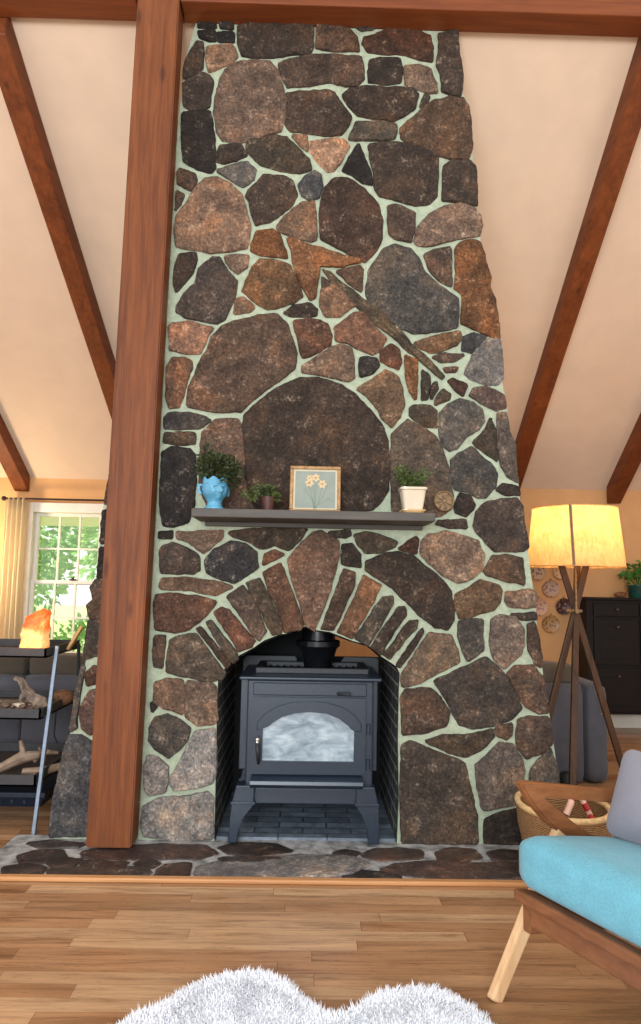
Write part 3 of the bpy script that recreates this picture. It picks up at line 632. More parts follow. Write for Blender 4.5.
# the same masonry turns the corner on both flanks
def edge_x(E, z):
    for (xa, za), (xb, zb) in zip(E, E[1:]):
        if zb <= z <= za: return xa + (xb-xa)*(za-z)/(za-zb+1e-9)
    return E[-1][0]
for E, sg in ((R_, 1), (L_, -1)):
    z = .03; rr = random.Random(5+sg)
    while z < 4.0:
        h = min(rr.uniform(.16, .36), 4.07-z); y = YF+.015
        while y < YF+.8:
            wd = min(rr.uniform(.18, .42), YF+.845-y); z1 = z+h-.02; y1 = y+wd-.02
            q = [(y, z+rr.uniform(0, .03)), ((y+y1)/2, z), (y1, z+rr.uniform(0, .03)), (y1, z1-rr.uniform(0, .03)), ((y+y1)/2, z1), (y, z1-rr.uniform(0, .03))]
            w = [Vector((edge_x(E, zz)-sg*.016, yy, zz)) for yy, zz in q]; k += 1
            xa, xb = edge_x(E, z), edge_x(E, z1); n = Vector((sg*(z1-z), 0, -(xb-xa)*sg))
            if y1-y > .06 and z1 < ceil_z(y1)-.03: stone(bm, w, n, .014, k, tint_of(rr.choice('DBBCGTR'), k), .03, off=0)
            y += wd
        z += h
obj('fieldstone', bm, M['stone'], chim, smooth='auto')
ARCH = [
 (130, 580, Z4, [('D', [(268,192),(282,186),(345,262),(404,335),(385,352),(330,280)]), ('C', [(305,168),(325,158),(375,225),(430,290),(432,315),(412,332),(360,265)]), ((112,80,70), [(338,130),(370,108),(400,120),(450,185),(505,245),(490,270),(435,285),(390,215)]),
   ('B', [(385,65),(455,20),(480,60),(520,130),(548,205),(520,245),(495,225),(440,145)]), ('C', [(465,10),(520,-10),(560,70),(610,180),(605,215),(570,220),(530,140),(490,60)])]),
 (0, 0, 1, [((112,80,62), [(262,572),(281,563),(286,575),(295,600),(304,622),(300,630),(284,632),(276,606),(268,588)])]),
 (280, 500, Z4, [((114,88,74), [(30,240),(80,180),(130,130),(170,125),(235,165),(235,230),(210,330),(180,420),(150,490),(140,525),(105,505),(80,420),(50,330)]), ((78,61,52), [(255,275),(300,290),(298,340),(270,400),(240,470),(215,525),(165,520),(190,450),(220,370),(240,310)]), ('D', [(245,180),(290,175),(325,220),(322,270),(290,265),(245,258)]),
   ((120,85,62), [(335,300),(405,340),(380,400),(330,480),(290,555),(230,530),(260,470),(300,390)]), ('C', [(415,390),(450,385),(452,415),(410,490),(355,580),(300,555),(340,490),(380,430)]), ('D', [(475,430),(500,425),(505,460),(450,540),(405,620),(362,590),(410,520)]),
   ('C', [(515,485),(550,480),(548,510),(490,580),(440,640),(415,620),(460,560)]), ('D', [(570,512),(578,530),(530,600),(480,670),(460,660),(510,590)])]) ]
bm = stones_bm()
for ox, oy, sc, lst in ARCH:
    for key, pts in lst:
        k += 1; stone(bm, [P(ox+x/sc, oy+y/sc, YF) for x, y in pts], (0, -1, 0), random.Random(k).uniform(.013, .022), k, tint_of(key, k), off=.0038)
obj('arch_ring', bm, M['stone'], chim, smooth='auto')

# ================================================================== the hearth
HZ = .014
hx0, hx1, hy0, hy1 = -1.33, 1.36, 2.865, YF+.05
hearth = thing('stone_hearth', 'low flagstone hearth slab of dark irregular stones in front of the stove', 'hearth', (0, 3.1, 0))
bm = BM(); box(bm, hx0, hx1, hy0+.03, hy1, 0, .008, .002); obj('grout_bed', bm, M['grout'], hearth)
HF = [
 (0, 820, 2.137, [((62,50,48), [(40,75),(75,64),(130,64),(140,75),(95,90),(45,90)]), ((64,56,54), [(58,48),(105,43),(180,50),(165,56),(90,59)]), ((70,60,56), [(470,80),(520,78),(600,80),(560,86),(480,88)]), ((66,58,56), [(8,100),(60,92),(98,99),(85,116),(8,116)]), ((70,58,54), [(105,88),(130,79),(175,84),(160,95),(110,98)]), ((66,50,48), [(175,68),(220,58),(330,53),(440,54),(465,69),(430,80),(330,82),(220,82),(180,78)]),
   ((60,50,48), [(175,87),(270,89),(262,98),(180,98)]), ((64,56,52), [(104,104),(200,99),(310,102),(322,112),(250,117),(106,116)]), ((58,46,44), [(290,90),(320,84),(342,91),(325,101),(300,99)]), ((56,42,40), [(338,104),(352,94),(405,91),(402,116),(335,117)]), ((50,46,46), [(470,58),(500,47),(590,51),(625,64),(540,75),(490,70)]) ]),
 (240, 820, 2.137, [((168,166,168), [(-90,97),(-40,84),(60,74),(150,72),(245,78),(275,92),(240,112),(180,121),(60,121),(-40,119),(-95,114)]), ((76,64,62), [(262,75),(285,62),(340,59),(388,64),(385,80),(300,85)]), ((82,66,60), [(420,69),(450,60),(500,62),(515,78),(470,88),(425,82)]), ((72,60,56), [(530,70),(560,62),(641,66),(700,74),(640,90),(545,85)]),
   ((76,62,60), [(300,102),(330,92),(400,88),(480,92),(590,96),(650,112),(600,124),(480,126),(380,118),(310,112)]), ((60,50,48), [(215,112),(250,106),(300,112),(345,122),(290,125),(225,121)]), ((60,54,54), [(200,70),(225,62),(255,68),(240,76)]), ((66,58,56), [(660,96),(760,84),(840,96),(820,118),(680,116)]), ((70,60,56), [(720,66),(800,58),(850,66),(840,80),(730,80)]) ]),
]
bm = stones_bm()
for ox, oy, sc, lst in HF:
    for key, pts in lst:
        k += 1; w = [G(ox+x/sc, oy+y/sc, HZ) for x, y in pts]
        for v in w: v.z = .008; v.y = min(max(v.y, hy0+.038), YF-.005); v.x = max(v.x, hx0+.005); v.x = min(v.x, hx1-.01)
        stone(bm, w[::-1], (0, 0, 1), .007, k, tint_of(key, k), .014, .0022, .006, .005, .011)
obj('flagstones', bm, M['hearthstone'], hearth, smooth='auto')
bm = BM(); box(bm, -1.62, 1.40, hy0, hy0+.034, 0, .018, .006, 3); struct('trim_1', bm, M['trim_wood'])

# ================================================================== daylight and an added fill light
w = bpy.data.worlds.new('world'); SC.world = w; w.use_nodes = True
bg = w.node_tree.nodes['Background']; bg.inputs[0].default_value = (1.0, .955, .905, 1); bg.inputs[1].default_value = .95
def light(name, kind, loc, energy, color, size=None, target=None, **k):
    d = bpy.data.lights.new(name, kind); d.energy = energy; d.color = color; o = bpy.data.objects.new(name, d); COL.objects.link(o); o.location = loc
    if kind == 'AREA': d.shape = 'RECTANGLE'; d.size, d.size_y = size
    elif size and kind in ('POINT', 'SPOT'): d.shadow_soft_size = size
    if target is not None: o.rotation_euler = (Vector(target)-Vector(loc)).to_track_quat('-Z', 'Y').to_euler()
    for q, v in k.items(): setattr(d, q, v)
    return o
light('garden_sun', 'SUN', (0, 12, 8), 4.5, (1, .96, .88), None, None).rotation_euler = (Vector((.25, -1, -.78))).to_track_quat('-Z', 'Y').to_euler()
light('added_fill_light', 'AREA', (-1.0, -3.2, 1.9), 240, (.82, .91, 1), (2.6, 1.8), (0, 3.2, .9))  # added area fill light behind the camera; no window is built there

# ================================================================== mantel and what stands on it
MD = 3.05; mz0 = P(310, 519, MD).z; mz1 = P(310, 510.2, MD).z; mx0 = P(191, 515, MD).x; mx1 = P(435.5, 518, MD).x
bm = BM(); box(bm, mx0, mx1, MD, YF+.012, mz0, mz1, .004)
ms = obj('mantel_shelf', bm, M['mantel'], None, ((mx0+mx1)/2, YF, mz0)); tag(ms, 'dark grey wooden mantel shelf fixed across the stone chimney above the arch', 'mantel')
bm = BM(); box(bm, mx0+.03, mx1-.02, YF-.03, YF+.01, mz0-.022, mz0, .003); obj('ledger_strip', bm, M['mantel'], ms)
def px_at(px, y): return P(px, 500, y).x
S1 = 683/3.06
# blue head planter
yv = 3.13; cx = px_at(214.5, yv); z0 = mz1
hp = thing('head_planter', 'sky blue ceramic head-shaped planter holding a dark bushy plant on the mantel', 'planter', (cx, yv, z0))
bm = BM(); hp_ = [(.0, 0), (.046, 0), (.046, .008), (.036, .018), (.033, .035), (.040, .05), (.054, .068), (.060, .088), (.060, .108), (.057, .128), (.056, .142), (.052, .143), (.050, .128)]
hq = [hp_[0]]
for p_, q_ in zip(hp_, hp_[1:]):
    n_ = max(1, int(abs(q_[1]-p_[1])/.004)); hq += [(p_[0]+(q_[0]-p_[0])*i/n_, p_[1]+(q_[1]-p_[1])*i/n_) for i in range(1, n_+1)]
lathe(bm, [(r, z0+z) for r, z in hq], cx, yv, 90, 0, False, 1, 1.12)
fd = Vector((.52, -.855, 0)); sd = Vector((.855, .52, 0)); cc = Vector((cx, yv, z0)); nouter = (len(hq)-5)*90
def feat(v, u, z, ru, rz, amt):       # a soft bump or hollow on the face at u across, z up
    rel = v.co-cc; f = rel.dot(fd)
    if f < .01: return
    d = ((rel.dot(sd)-u)/ru)**2 + ((rel.z-z)/rz)**2
    if d < 1: v.co += fd*amt*(1-d)**1.5
for v in bm.verts:
    if v.co.z-z0 < .045: continue
    for a_ in ((0, .087, .011, .020, .017), (0, .078, .015, .010, .010), (0, .064, .017, .006, .008), (0, .070, .016, .003, -.004), (0, .052, .018, .010, .010), (-.022, .098, .014, .009, -.010), (.022, .098, .014, .009, -.010), (-.022, .109, .019, .006, .006), (.022, .109, .019, .006, .006), (-.034, .078, .014, .014, .004), (.034, .078, .014, .014, .004), (-.022, .097, .008, .005, .006), (.022, .097, .008, .005, .006)): feat(v, *a_)
    rel = v.co-cc
    if rel.z > .12: v.co.z += .007*math.sin(math.atan2(rel.y, rel.x)*7)
pot = obj('head', bm, M['blue_glaze'], hp, smooth=True)
for q in (-1, 1):
    bm = BM(); c = cc+sd*(.062*q)-fd*.004+Vector((0, 0, .092)); tube(bm, [c+Vector((0, 0, .018))+fd*.008, c+Vector((0, 0, .02))-fd*.006+sd*.010*q, c-fd*.01+sd*.012*q, c+Vector((0, 0, -.02))+sd*.006*q, c+Vector((0, 0, -.022))+fd*.004], [.005, .008, .007, .007, .004], 8); obj('ear', bm, M['blue_glaze'], pot, smooth=True)
bm = BM(); bush(bm, (cx+.01, yv+.005, z0+.195), .095, .075, .06, 520, .03, .016); bush(bm, (cx-.05, yv, z0+.25), .03, .03, .05, 60, .03, .015); tube(bm, [(cx-.02, yv, z0+.12), (cx-.05, yv, z0+.28)], .002, 5)
bush(bm, (cx+.06, yv-.01, z0+.15), .05, .05, .05, 120, .03, .015)
for _ in range(14): tube(bm, [(cx, yv, z0+.11), (cx+random.uniform(-.07, .07), yv+random.uniform(-.05, .05), z0+random.uniform(.18, .24))], .0016, 4)
obj('foliage', bm, M['leaf_dark'], hp)
# trailing plant in a little red pot
yv = 3.14; cx = px_at(268, yv)
tp = thing('trailing_plant', 'small trailing plant in a dark red pot beside the framed flower print', 'plant', (cx, yv, z0))
bm = BM(); lathe(bm, [(.022, z0), (.026, z0+.02), (.034, z0+.052), (.036, z0+.066), (.032, z0+.066), (.03, z0+.054)], cx, yv, 28, 0, False); bmesh.ops.contextual_create(bm, geom=[]) if False else None
obj('pot', bm, M['terracotta'], tp, smooth='auto')
bm = BM(); lathe(bm, [(.031, z0+.05), (.0305, z0+.057)], cx, yv, 20); obj('soil', bm, M['soil'], tp)
bm = BM()
for i in range(11):
    a = random.uniform(-.9, .9); L = random.uniform(.05, .12); sx = -1 if i % 3 else .45
    pts = [Vector((cx, yv, z0+.055)), Vector((cx+sx*L*.4, yv+.03*a-.01, z0+.10+random.uniform(-.02, .03))), Vector((cx+sx*L*.8, yv+.04*a-.02, z0+.07+random.uniform(-.02, .04))), Vector((cx+sx*L*1.05, yv+.04*a-.03, z0+.025+random.uniform(0, .05)))]
    tube(bm, pts, .0016, 4)
    for t in range(14):
        u = t/13*2.99; j = int(u); q = pts[j].lerp(pts[j+1], u-j); leaf(bm, q, (random.uniform(-1, 1), random.uniform(-1, .3), random.uniform(-.6, .8)), .022, .015)
for i in range(40): leaf(bm, (cx+random.uniform(-.03, .04), yv+random.uniform(-.03, .02), z0+random.uniform(.06, .11)), (random.uniform(-1, 1), random.uniform(-1, .3), random.uniform(0, 1)), .024, .016)
obj('foliage', bm, M['leaf_mid'], tp)
# framed print, leaning on the stones
yv = 3.16; fx0, fx1 = px_at(289.5, yv), px_at(340.5, yv); fh = .222; cx = (fx0+fx1)/2
fr = thing('picture_frame', 'small square gilded frame with pale yellow flowers on a blue-grey print', 'picture', (cx, yv, z0))
def lean(bm, k=.10):
    for v in bm.verts: v.co.y += (v.co.z-z0)*k
    return bm
bm = BM(); b_ = .016
for a in ((fx0, fx1, z0, z0+b_), (fx0, fx1, z0+fh-b_, z0+fh), (fx0, fx0+b_, z0+b_, z0+fh-b_), (fx1-b_, fx1, z0+b_, z0+fh-b_)): box(bm, a[0], a[1], yv-.012, yv+.012, a[2], a[3], .003)
obj('frame', lean(bm), M['gold'], fr)
bm = BM(); box(bm, fx0+b_, fx1-b_, yv-.004, yv+.006, z0+b_, z0+fh-b_); obj('mat_board', lean(bm), M['mat_board'], fr)
bm = BM(); box(bm, fx0+b_+.009, fx1-b_-.009, yv-.0055, yv-.004, z0+b_+.007, z0+fh-b_-.009); pr = obj('print', lean(bm), M['print_blue'], fr)
def flat(bm, pts, yy):
    vs_ = [bm.verts.new((x, yy, z)) for x, z in pts]; bm.faces.new(vs_)
def fpx(x, z): return (fx0 + (x-80)/(560-80)*(fx1-fx0), z0 + (510-z)/(510-78)*fh)     # inside the frame
bp = BM(); bs = BM(); TRM = []
for (x, z, s, rot) in ((265, 235, 46, .2), (385, 245, 46, 0), (325, 185, 44, .5), (265, 190, 36, .9)):
    for i in range(6):
        a = rot+i*PI/3; c, s_ = math.cos(a), math.sin(a)
        flat(bp, [fpx(x+q*c*s-r_*s_*s, z+q*s_*s+r_*c*s) for q, r_ in ((.1, -.12), (.5, -.33), (1, 0), (.5, .33), (.1, .12))], yv-.0062-i*.00004)
    bc = BM(); flat(bc, [fpx(x+math.cos(a)*s*.26, z+math.sin(a)*s*.26) for a in [i*PI/5 for i in range(10)]], yv-.0068); TRM.append(bc)
for a, b in (((265, 260), (312, 470)), ((325, 225), (322, 470)), ((385, 280), (335, 470)), ((300, 260), (320, 470)), ((215, 290), (300, 400)), ((440, 250), (380, 380)), ((380, 380), (330, 460)), ((300, 400), (315, 470)), ((410, 400), (450, 375)), ((450, 375), (485, 410)), ((355, 440), (410, 400))):
    p, q = Vector(a), Vector(b); n = Vector((q.y-p.y, p.x-q.x)).normalized()*3; flat(bs, [fpx(*(p+n)), fpx(*(p-n)), fpx(*(q-n*1.3)), fpx(*(q+n*1.3))], yv-.006)
for bmx, nm, m in ((bs, 'printed_stems', 'print_stem'), (bp, 'printed_petals', 'petal'), *[(q, 'printed_trumpet', 'petal_core') for q in TRM]): obj(nm, lean(bmx), M[m], pr)
# cream square pot
yv = 3.12; cx = px_at(412.5, yv)
cp = thing('square_planter', 'glossy cream square pot on a tan saucer with a leafy green plant', 'planter', (cx, yv, z0))
bm = BM(); h = .118; lathe(bm, [(.038, z0+.010), (.042, z0+.012), (.050, z0+.06), (.056, z0+.104), (.062, z0+.108), (.062, z0+h), (.052, z0+h), (.050, z0+.10)], cx, yv, 48, 7, False); obj('pot', bm, M['cream_glaze'], cp, smooth='auto')
bm = BM(); lathe(bm, [(.046, z0), (.056, z0+.012), (.056, z0+.016), (.046, z0+.013)], cx, yv, 40, 7); obj('saucer', bm, M['saucer_glaze'], cp, smooth='auto')
bm = BM(); lathe(bm, [(.0505, z0+.098), (.0505, z0+.108)], cx, yv, 32, 7); obj('soil', bm, M['soil'], cp)
bm = BM()
for i in range(26):
    e = Vector((cx+random.uniform(-.085, .085), yv+random.uniform(-.05, .04), z0+random.uniform(.15, .22))); b0 = Vector((cx+random.uniform(-.03, .03), yv+random.uniform(-.03, .03), z0+.105)); tube(bm, [b0, b0.lerp(e, .5)+Vector((0, 0, .01)), e], .0017, 4)
    for t in range(15): q = b0.lerp(e, random.uniform(.3, 1.05)); leaf(bm, q, (random.uniform(-1, 1), random.uniform(-1, 1), random.uniform(-.2, .9)), .020, .014)
obj('foliage', bm, M['leaf_mid'], cp)
# round medallion on the stones
c = P(444, 501, 3.262); md = thing('wall_medallion', 'round old brass medallion on the stones at the right end of the mantel', 'ornament', c)
bm = BM(); bm2 = BM(); N = 40
def disc(bm, c, prof, n=40):
    rings = [[bm.verts.new(c+Vector((r*math.cos(2*PI*i/n), -d, r*math.sin(2*PI*i/n)))) for i in range(n)] for r, d in prof]
    for A, B in zip(rings, rings[1:]):
        for i in range(n): bm.faces.new((A[i], A[(i+1) % n], B[(i+1) % n], B[i]))
    bm.faces.new(rings[0]); bm.faces.new(rings[-1][::-1]); return bm
disc(bm, c, [(.046, -.012), (.050, -.006), (.050, .008), (.047, .012), (.043, .010), (.041, .002), (.001, .003)]); obj('disc', bm, M['brass'], md, smooth='auto')
for i in range(8):
    a = i*PI/4; tube(bm2, [c+Vector((math.cos(a)*.008, -.003, math.sin(a)*.008)), c+Vector((math.cos(a+.3)*.024, -.006, math.sin(a+.3)*.024)), c+Vector((math.cos(a+.2)*.04, -.003, math.sin(a+.2)*.04))], [.002, .004, .002], 6)
blob(bm2, c+Vector((0, -.004, 0)), .009, .005, .009, .05, 4, 2); obj('relief', bm2, M['brass'], md, smooth=True)

# ================================================================== the stove
SY = 3.285
def sx(px, y=SY): return P(px, 740, y).x
def sz(py, y=SY): return P(310, py, y).z
stove = thing('wood_stove', 'dark blue-black cast iron wood stove with arched glass door standing under the arch', 'stove', (sx(309), SY+.2, .0205))
ST, SK = M['stove'], M['stove_dark']
bx0, bx1 = sx(246), sx(373); z_top = sz(680); z_bt = sz(676.5); BK = SY+.42
bm = BM(); box(bm, bx0, bx1, SY, BK, sz(788), z_top, .008); obj('firebox_body', bm, ST, stove)
bm = BM(); box(bm, sx(238), sx(380.5), SY-.035, BK+.02, z_top, z_top+.016, .006, 3); tp_ = obj('top_plate', bm, ST, stove)
zt_ = z_top+.016
bm = BM(); gx0, gx1 = sx(252), sx(370)
for a in ((gx0, gx1, SY+.09, SY+.12), (gx0, gx1, BK-.06, BK-.03), (gx0, gx0+.04, SY+.12, BK-.06), (gx1-.04, gx1, SY+.12, BK-.06)): box(bm, a[0], a[1], a[2], a[3], zt_-.002, zt_+.028, .006)
obj('raised_top_frame', bm, SK, tp_)
bm = BM()
for i in range(13): x = gx0+.06+(gx1-gx0-.12)*i/12; box(bm, x-.006, x+.006, SY+.12, BK-.06, zt_-.002, zt_+.010)
obj('griddle_ribs', bm, SK, tp_)
for q, (xa, xb) in enumerate(((sx(243), sx(297)), (sx(340), sx(377)))):
    bm = BM(); y_ = BK+.03; zz = P(300, 656, y_).z; xa, xb = P((243, 341)[q], 660, y_).x, P((297, 379)[q], 660, y_).x
    prism(bm, [(xa, .42), (xb, .42), (xb, zz-.012), (xb-.012, zz), (xa+.02, zz), (xa, zz-.02)], y_, y_+.012, .003); obj('rear_heat_shield', bm, SK, stove)
# door
dx0, dx1, dz0, dz1 = sx(252.5), sx(365), sz(772.5), sz(697)
def q4(x, y): return (sx(230+x/4.006), sz(660+y/4.006))
glass = [q4(*p) for p in ((131, 402), (495, 402), (496, 278), (482, 270), (468, 250), (436, 226), (385, 206), (318, 200), (258, 206), (205, 222), (168, 246), (157, 262), (131, 272))]
def plate_with_hole(bm, outer, inner, y0, y1):
    es = []
    for loop in (outer, inner):
        v = [bm.verts.new((x, y0, z)) for x, z in loop]; es += [bm.edges.new((v[i], v[(i+1) % len(v)])) for i in range(len(v))]
    bmesh.ops.triangle_fill(bm, use_beauty=True, use_dissolve=False, edges=es, normal=(0, -1, 0))
    ex = bmesh.ops.extrude_face_region(bm, geom=bm.faces[:]); bmesh.ops.translate(bm, verts=[g for g in ex['geom'] if isinstance(g, bmesh.types.BMVert)], vec=(0, y1-y0, 0)); return bm
bm = plate_with_hole(BM(), [(dx0, dz0), (dx1, dz0), (dx1, dz1), (dx0, dz1)], glass, SY-.022, SY+.004); door = obj('door', bm, ST, stove)
bm = BM(); prism(bm, [((x-sx(308))*1.03+sx(308), (z-sz(735))*1.03+sz(735)) for x, z in glass], SY-.010, SY-.004); obj('door_glass', bm, M['stove_glass'], door, label='pale hazy glass with reflections put into its colour')
bm = BM(); o_ = [q4(*p) for p in ((108, 278), (108, 250), (140, 212), (190, 182), (250, 166), (318, 161), (388, 166), (446, 182), (492, 210), (524, 250), (524, 278), (497, 279), (482, 270), (468, 250), (436, 226), (385, 206), (318, 200), (258, 206), (205, 222), (168, 246), (157, 262), (130, 272))]
prism(bm, o_, SY-.032, SY-.021, .004); obj('arch_molding', bm, ST, door)
bm = BM(); hx = sx(258.0); tube(bm, [(hx, SY-.05, sz(741)), (hx+.004, SY-.055, sz(750)), (hx+.008, SY-.05, sz(762))], [.009, .010, .006], 10); hd = obj('door_handle', bm, SK, door, smooth=True)
bm = BM(); tube(bm, [(hx, SY-.018, sz(740)), (hx, SY-.052, sz(740)), (hx, SY-.06, sz(741))], [.008, .010, .006], 10); blob(bm, (hx, SY-.05, sz(738)), .011, .011, .013, .02, 4, 2); obj('handle_knob', bm, M['chrome'], hd, smooth=True, label='shiny chrome handle knob')
for py in (728, 763):
    bm = BM(); tube(bm, [(sx(368), SY-.016, sz(py-5)), (sx(368), SY-.016, sz(py+5))], .009, 12); box(bm, sx(365), sx(368), SY-.014, SY-.004, sz(py+3), sz(py-3)); obj('hinge', bm, ST, door, smooth='auto')
bm = BM(); box(bm, sx(252), sx(366), SY-.014, SY+.004, sz(695.5), sz(683), .004); vb = obj('upper_panel', bm, ST, stove)
bm = BM(); tube(bm, [(sx(337), SY-.014, sz(692.5)), (sx(337), SY-.035, sz(692.5)), (sx(348), SY-.04, sz(692)), (sx(349), SY-.04, sz(693))], [.006, .006, .006, .009], 8); obj('air_control_lever', bm, SK, vb, smooth=True)
bm = BM(); yl = SY-.075; xa, xb = P(250, 779, yl).x, P(363, 779, yl).x; za = sz(774.5)
prof = [(SY+.002, za), (SY-.06, za-.003), (SY-.078, za-.012), (SY-.082, za-.026), (SY-.072, za-.040), (SY-.04, za-.052), (SY+.002, za-.058)]
A = [bm.verts.new((xa, y, z)) for y, z in prof]; B = [bm.verts.new((xb, y, z)) for y, z in prof]; bm.faces.new(A); bm.faces.new(B[::-1])
for i in range(len(prof)): bm.faces.new((A[i], B[i], B[(i+1) % len(prof)], A[(i+1) % len(prof)]))
obj('ash_lip', bm, ST, stove, smooth='auto')
bm = BM(); prism(bm, [(sx(253), sz(787)), (sx(360), sz(787)), (sx(357), sz(803)), (sx(256), sz(803))], SY-.02, SY+.36, .005); obj('base_skirt', bm, ST, stove)
def leg_pts(m):
    src = [(112, 133), (165, 133), (164, 186), (158, 200), (140, 212), (128, 232), (122, 262), (119, 306), (92, 306), (97, 240), (100, 184)] if m < 0 else [(455, 133), (508, 133), (518, 184), (520, 240), (523, 306), (492, 306), (489, 262), (484, 232), (474, 212), (460, 200), (454, 186)]
    return [(sx(200+x/2.914), max(.0205, sz(740+y/2.914, SY-.03))) for x, y in src]
for m in (-1, 1):
    for yy in (SY-.045, SY+.33):
        bm = BM(); prism(bm, leg_pts(m), yy, yy+.07, .005); lg = obj('leg', bm, ST, stove)
        zc = sz(772); bm = BM(); pts = leg_pts(m); xs = [p[0] for p in pts if p[1] > .15]; box(bm, min(xs)-.004, max(xs)+.004, yy-.006, yy+.076, sz(802.5), sz(799.5), .002); obj('leg_collar', bm, ST, lg)
for nm, (xa, xb) in (('left', (sx(238.5), sx(246))), ('right', (sx(373), sx(378)))):
    bm = BM(); box(bm, xa, xb, SY+.05, BK-.02, sz(773), z_top-.003, .003); obj('side_panel', bm, ST, stove)
yp = SY+.30; pcx = P(318, 650, yp).x; zp = zt_+.02
bm = BM(); w_ = lambda px0, px1: (P(px1, 650, yp).x-P(px0, 650, yp).x)/2
lathe(bm, [(w_(305, 331), zp-.02), (w_(303, 333), zp+.02), (w_(299, 337), zp+.085), (w_(296, 340), zp+.10), (w_(296, 340), zp+.125), (w_(300, 336), zp+.13)], pcx, yp, 40); fp = obj('flue_collar', bm, M['pipe'], stove, smooth='auto')
bm = BM(); tube(bm, [(pcx, yp, zp+.12), (pcx, yp, zp+.30), (pcx, yp+.02, zp+.42)], .080, 28); obj('flue_pipe', bm, M['pipe'], fp, smooth='auto')

# ================================================================== ladder shelf on the left and what it holds
sh = thing('ladder_shelf', 'charcoal metal three-tray ladder shelf between the grey sofa and the chimney', 'shelf', (-1.5, 3.6, 0))
X1 = -1.275; X0 = -2.05
def tray(y0, y1, z0, x1, h=.045, label=None):
    bm = BM(); t = .008; box(bm, X0, x1, y0, y1, z0, z0+t)
    for a in ((X0, x1, y0, y0+t), (X0, x1, y1-t, y1), (X0, X0+t, y0, y1), (x1-t, x1, y0, y1)): box(bm, a[0], a[1], a[2], a[3], z0, z0+h)
    return obj('tray', bm, M['tray'], sh)
TR = []
for pyb, pyt, y0, y1, xpx in ((657.5, 648, 3.42, 3.92, 45.5), (719.5, 709, 3.40, 3.98, 40), (786.5, 775, 3.38, 4.02, 35)):
    zb, zt2 = P(20, pyb, y0).z, P(20, pyt, y0).z; TR.append((y0, y1, zb, P(xpx, pyb, y0).x, zt2-zb)); tray(y0, y1, zb, TR[-1][3], zt2-zb)
foot = G(33.5, 835, 0); top = P(57.5, 646, 3.52)
for dx, nm in ((0, 'a'), (-.78, 'b')):
    bm = BM(); bar(bm, (foot.x+dx, foot.y, 0), (top.x+dx, top.y, top.z), .018, .02, (0, 1, 0), bev=.003); obj('leg', bm, M['grey_metal'], sh)
    bm = BM(); bar(bm, (foot.x+dx-.005, 4.0, 0), (top.x+dx-.005, 3.86, top.z-.02), .014, .016, (0, 1, 0)); obj('leg', bm, M['black_metal'], sh)
for y0, y1, zb, x1, h in TR:
    t_ = zb/top.z; xl_ = foot.x+(top.x-foot.x)*t_; yl_ = foot.y+(top.y-foot.y)*t_
    bm = BM(); box(bm, min(x1-.01, xl_), max(x1-.01, xl_)+.004, yl_-.008, yl_+.008, zb, zb+.012); obj('bracket', bm, M['black_metal'], sh)
# salt lamp
y0, y1, zb, x1, h = TR[0]; ys = 3.56; b0 = P(20, 652, ys); b1 = P(47, 652, ys); c = Vector(((b0.x+b1.x)/2, ys, zb+.008)); zt3 = P(33, 611, ys).z
sl = thing('salt_lamp', 'glowing orange rock salt lamp on the top tray of the ladder shelf', 'lamp', c)
bm = BM(); lathe(bm, [(.058, c.z), (.062, c.z+.006), (.062, c.z+.016), (.05, c.z+.018)], c.x, c.y, 28); obj('base', bm, M['tripod_wood'], sl)
bm = BM(); H_ = zt3-c.z-.012; r_ = (b1.x-b0.x)/2
lathe(bm, [(r_*(1.0-.10*u-.28*max(0, u-.5)-(.55*(u-.86)/.14 if u > .86 else 0)), c.z+.012+H_*u) for u in [i/22 for i in range(23)]], c.x, c.y, 40, 3, True, 1, .9)
for v in bm.verts:
    u = (v.co.z-c.z)/H_; a_ = noise.noise_vector(v.co*14)*.016+noise.noise_vector(v.co*45)*.005; v.co += a_*min(1, u*4); v.co.x += .010*u; v.co.z += .10*H_*u*((v.co.x-c.x)/r_)*(1 if u > .8 else 0)
    v.co.z = max(v.co.z, c.z+.012)
obj('salt_crystal', bm, M['salt'], sl)
light('salt_lamp_glow', 'POINT', (c.x, c.y-.16, c.z+.12), 1.2, (1, .5, .18), .08)
# card leaning behind
c = P(72, 641, 3.72); bm = BM(); bar(bm, (c.x-.02, 3.72, zb+.01), (c.x+.045, 3.74, zb+.135), .03, .016, (1, 0, 0), bev=.003)
tag(obj('wooden_wedge', bm, M['tan_card'], None, (c.x, 3.72, zb+.01)), 'slim tan wooden piece leaning upright on the top tray in front of the window', 'ornament')
# driftwood, pebbles, woven ball on the middle tray
y0, y1, zb, x1, h = TR[1]; zf = zb+.008; yy = 3.58
bm = BM(); a = P(15, 677, yy); b = P(43, 703, yy-.05)
tube(bm, [(a.x, yy, a.z), (a.x+.03, yy, a.z-.015), (a.x+.06, yy-.01, a.z-.055), (b.x-.06, yy-.03, b.z+.02), (b.x, yy-.05, max(zf+.03, b.z)), (b.x+.02, yy-.05, zf+.03)], [.008, .014, .018, .026, .03, .016], 10)
tube(bm, [(a.x+.07, yy, a.z-.06), (a.x+.05, yy+.01, zf+.05), (a.x+.08, yy+.01, zf+.012)], [.018, .026, .02], 9)
tube(bm, [(b.x-.05, yy-.03, b.z+.02), (b.x-.02, yy-.05, zf+.05), (b.x-.05, yy-.06, zf+.014)], [.016, .022, .014], 9)
for v in bm.verts: v.co += noise.noise_vector(v.co*40)*.012; v.co.z = max(v.co.z, zf+.001)
bmesh.ops.subdivide_edges(bm, edges=bm.edges[:], cuts=1)
for v in bm.verts: v.co += noise.noise_vector(v.co*95)*.008; v.co.z = max(v.co.z, zf+.001)
tag(obj('driftwood', bm, M['driftwood'], None, (a.x+.06, yy, zf)), 'knobbly pale driftwood piece rising out of the middle tray', 'driftwood')
pr_ = random.Random(3)
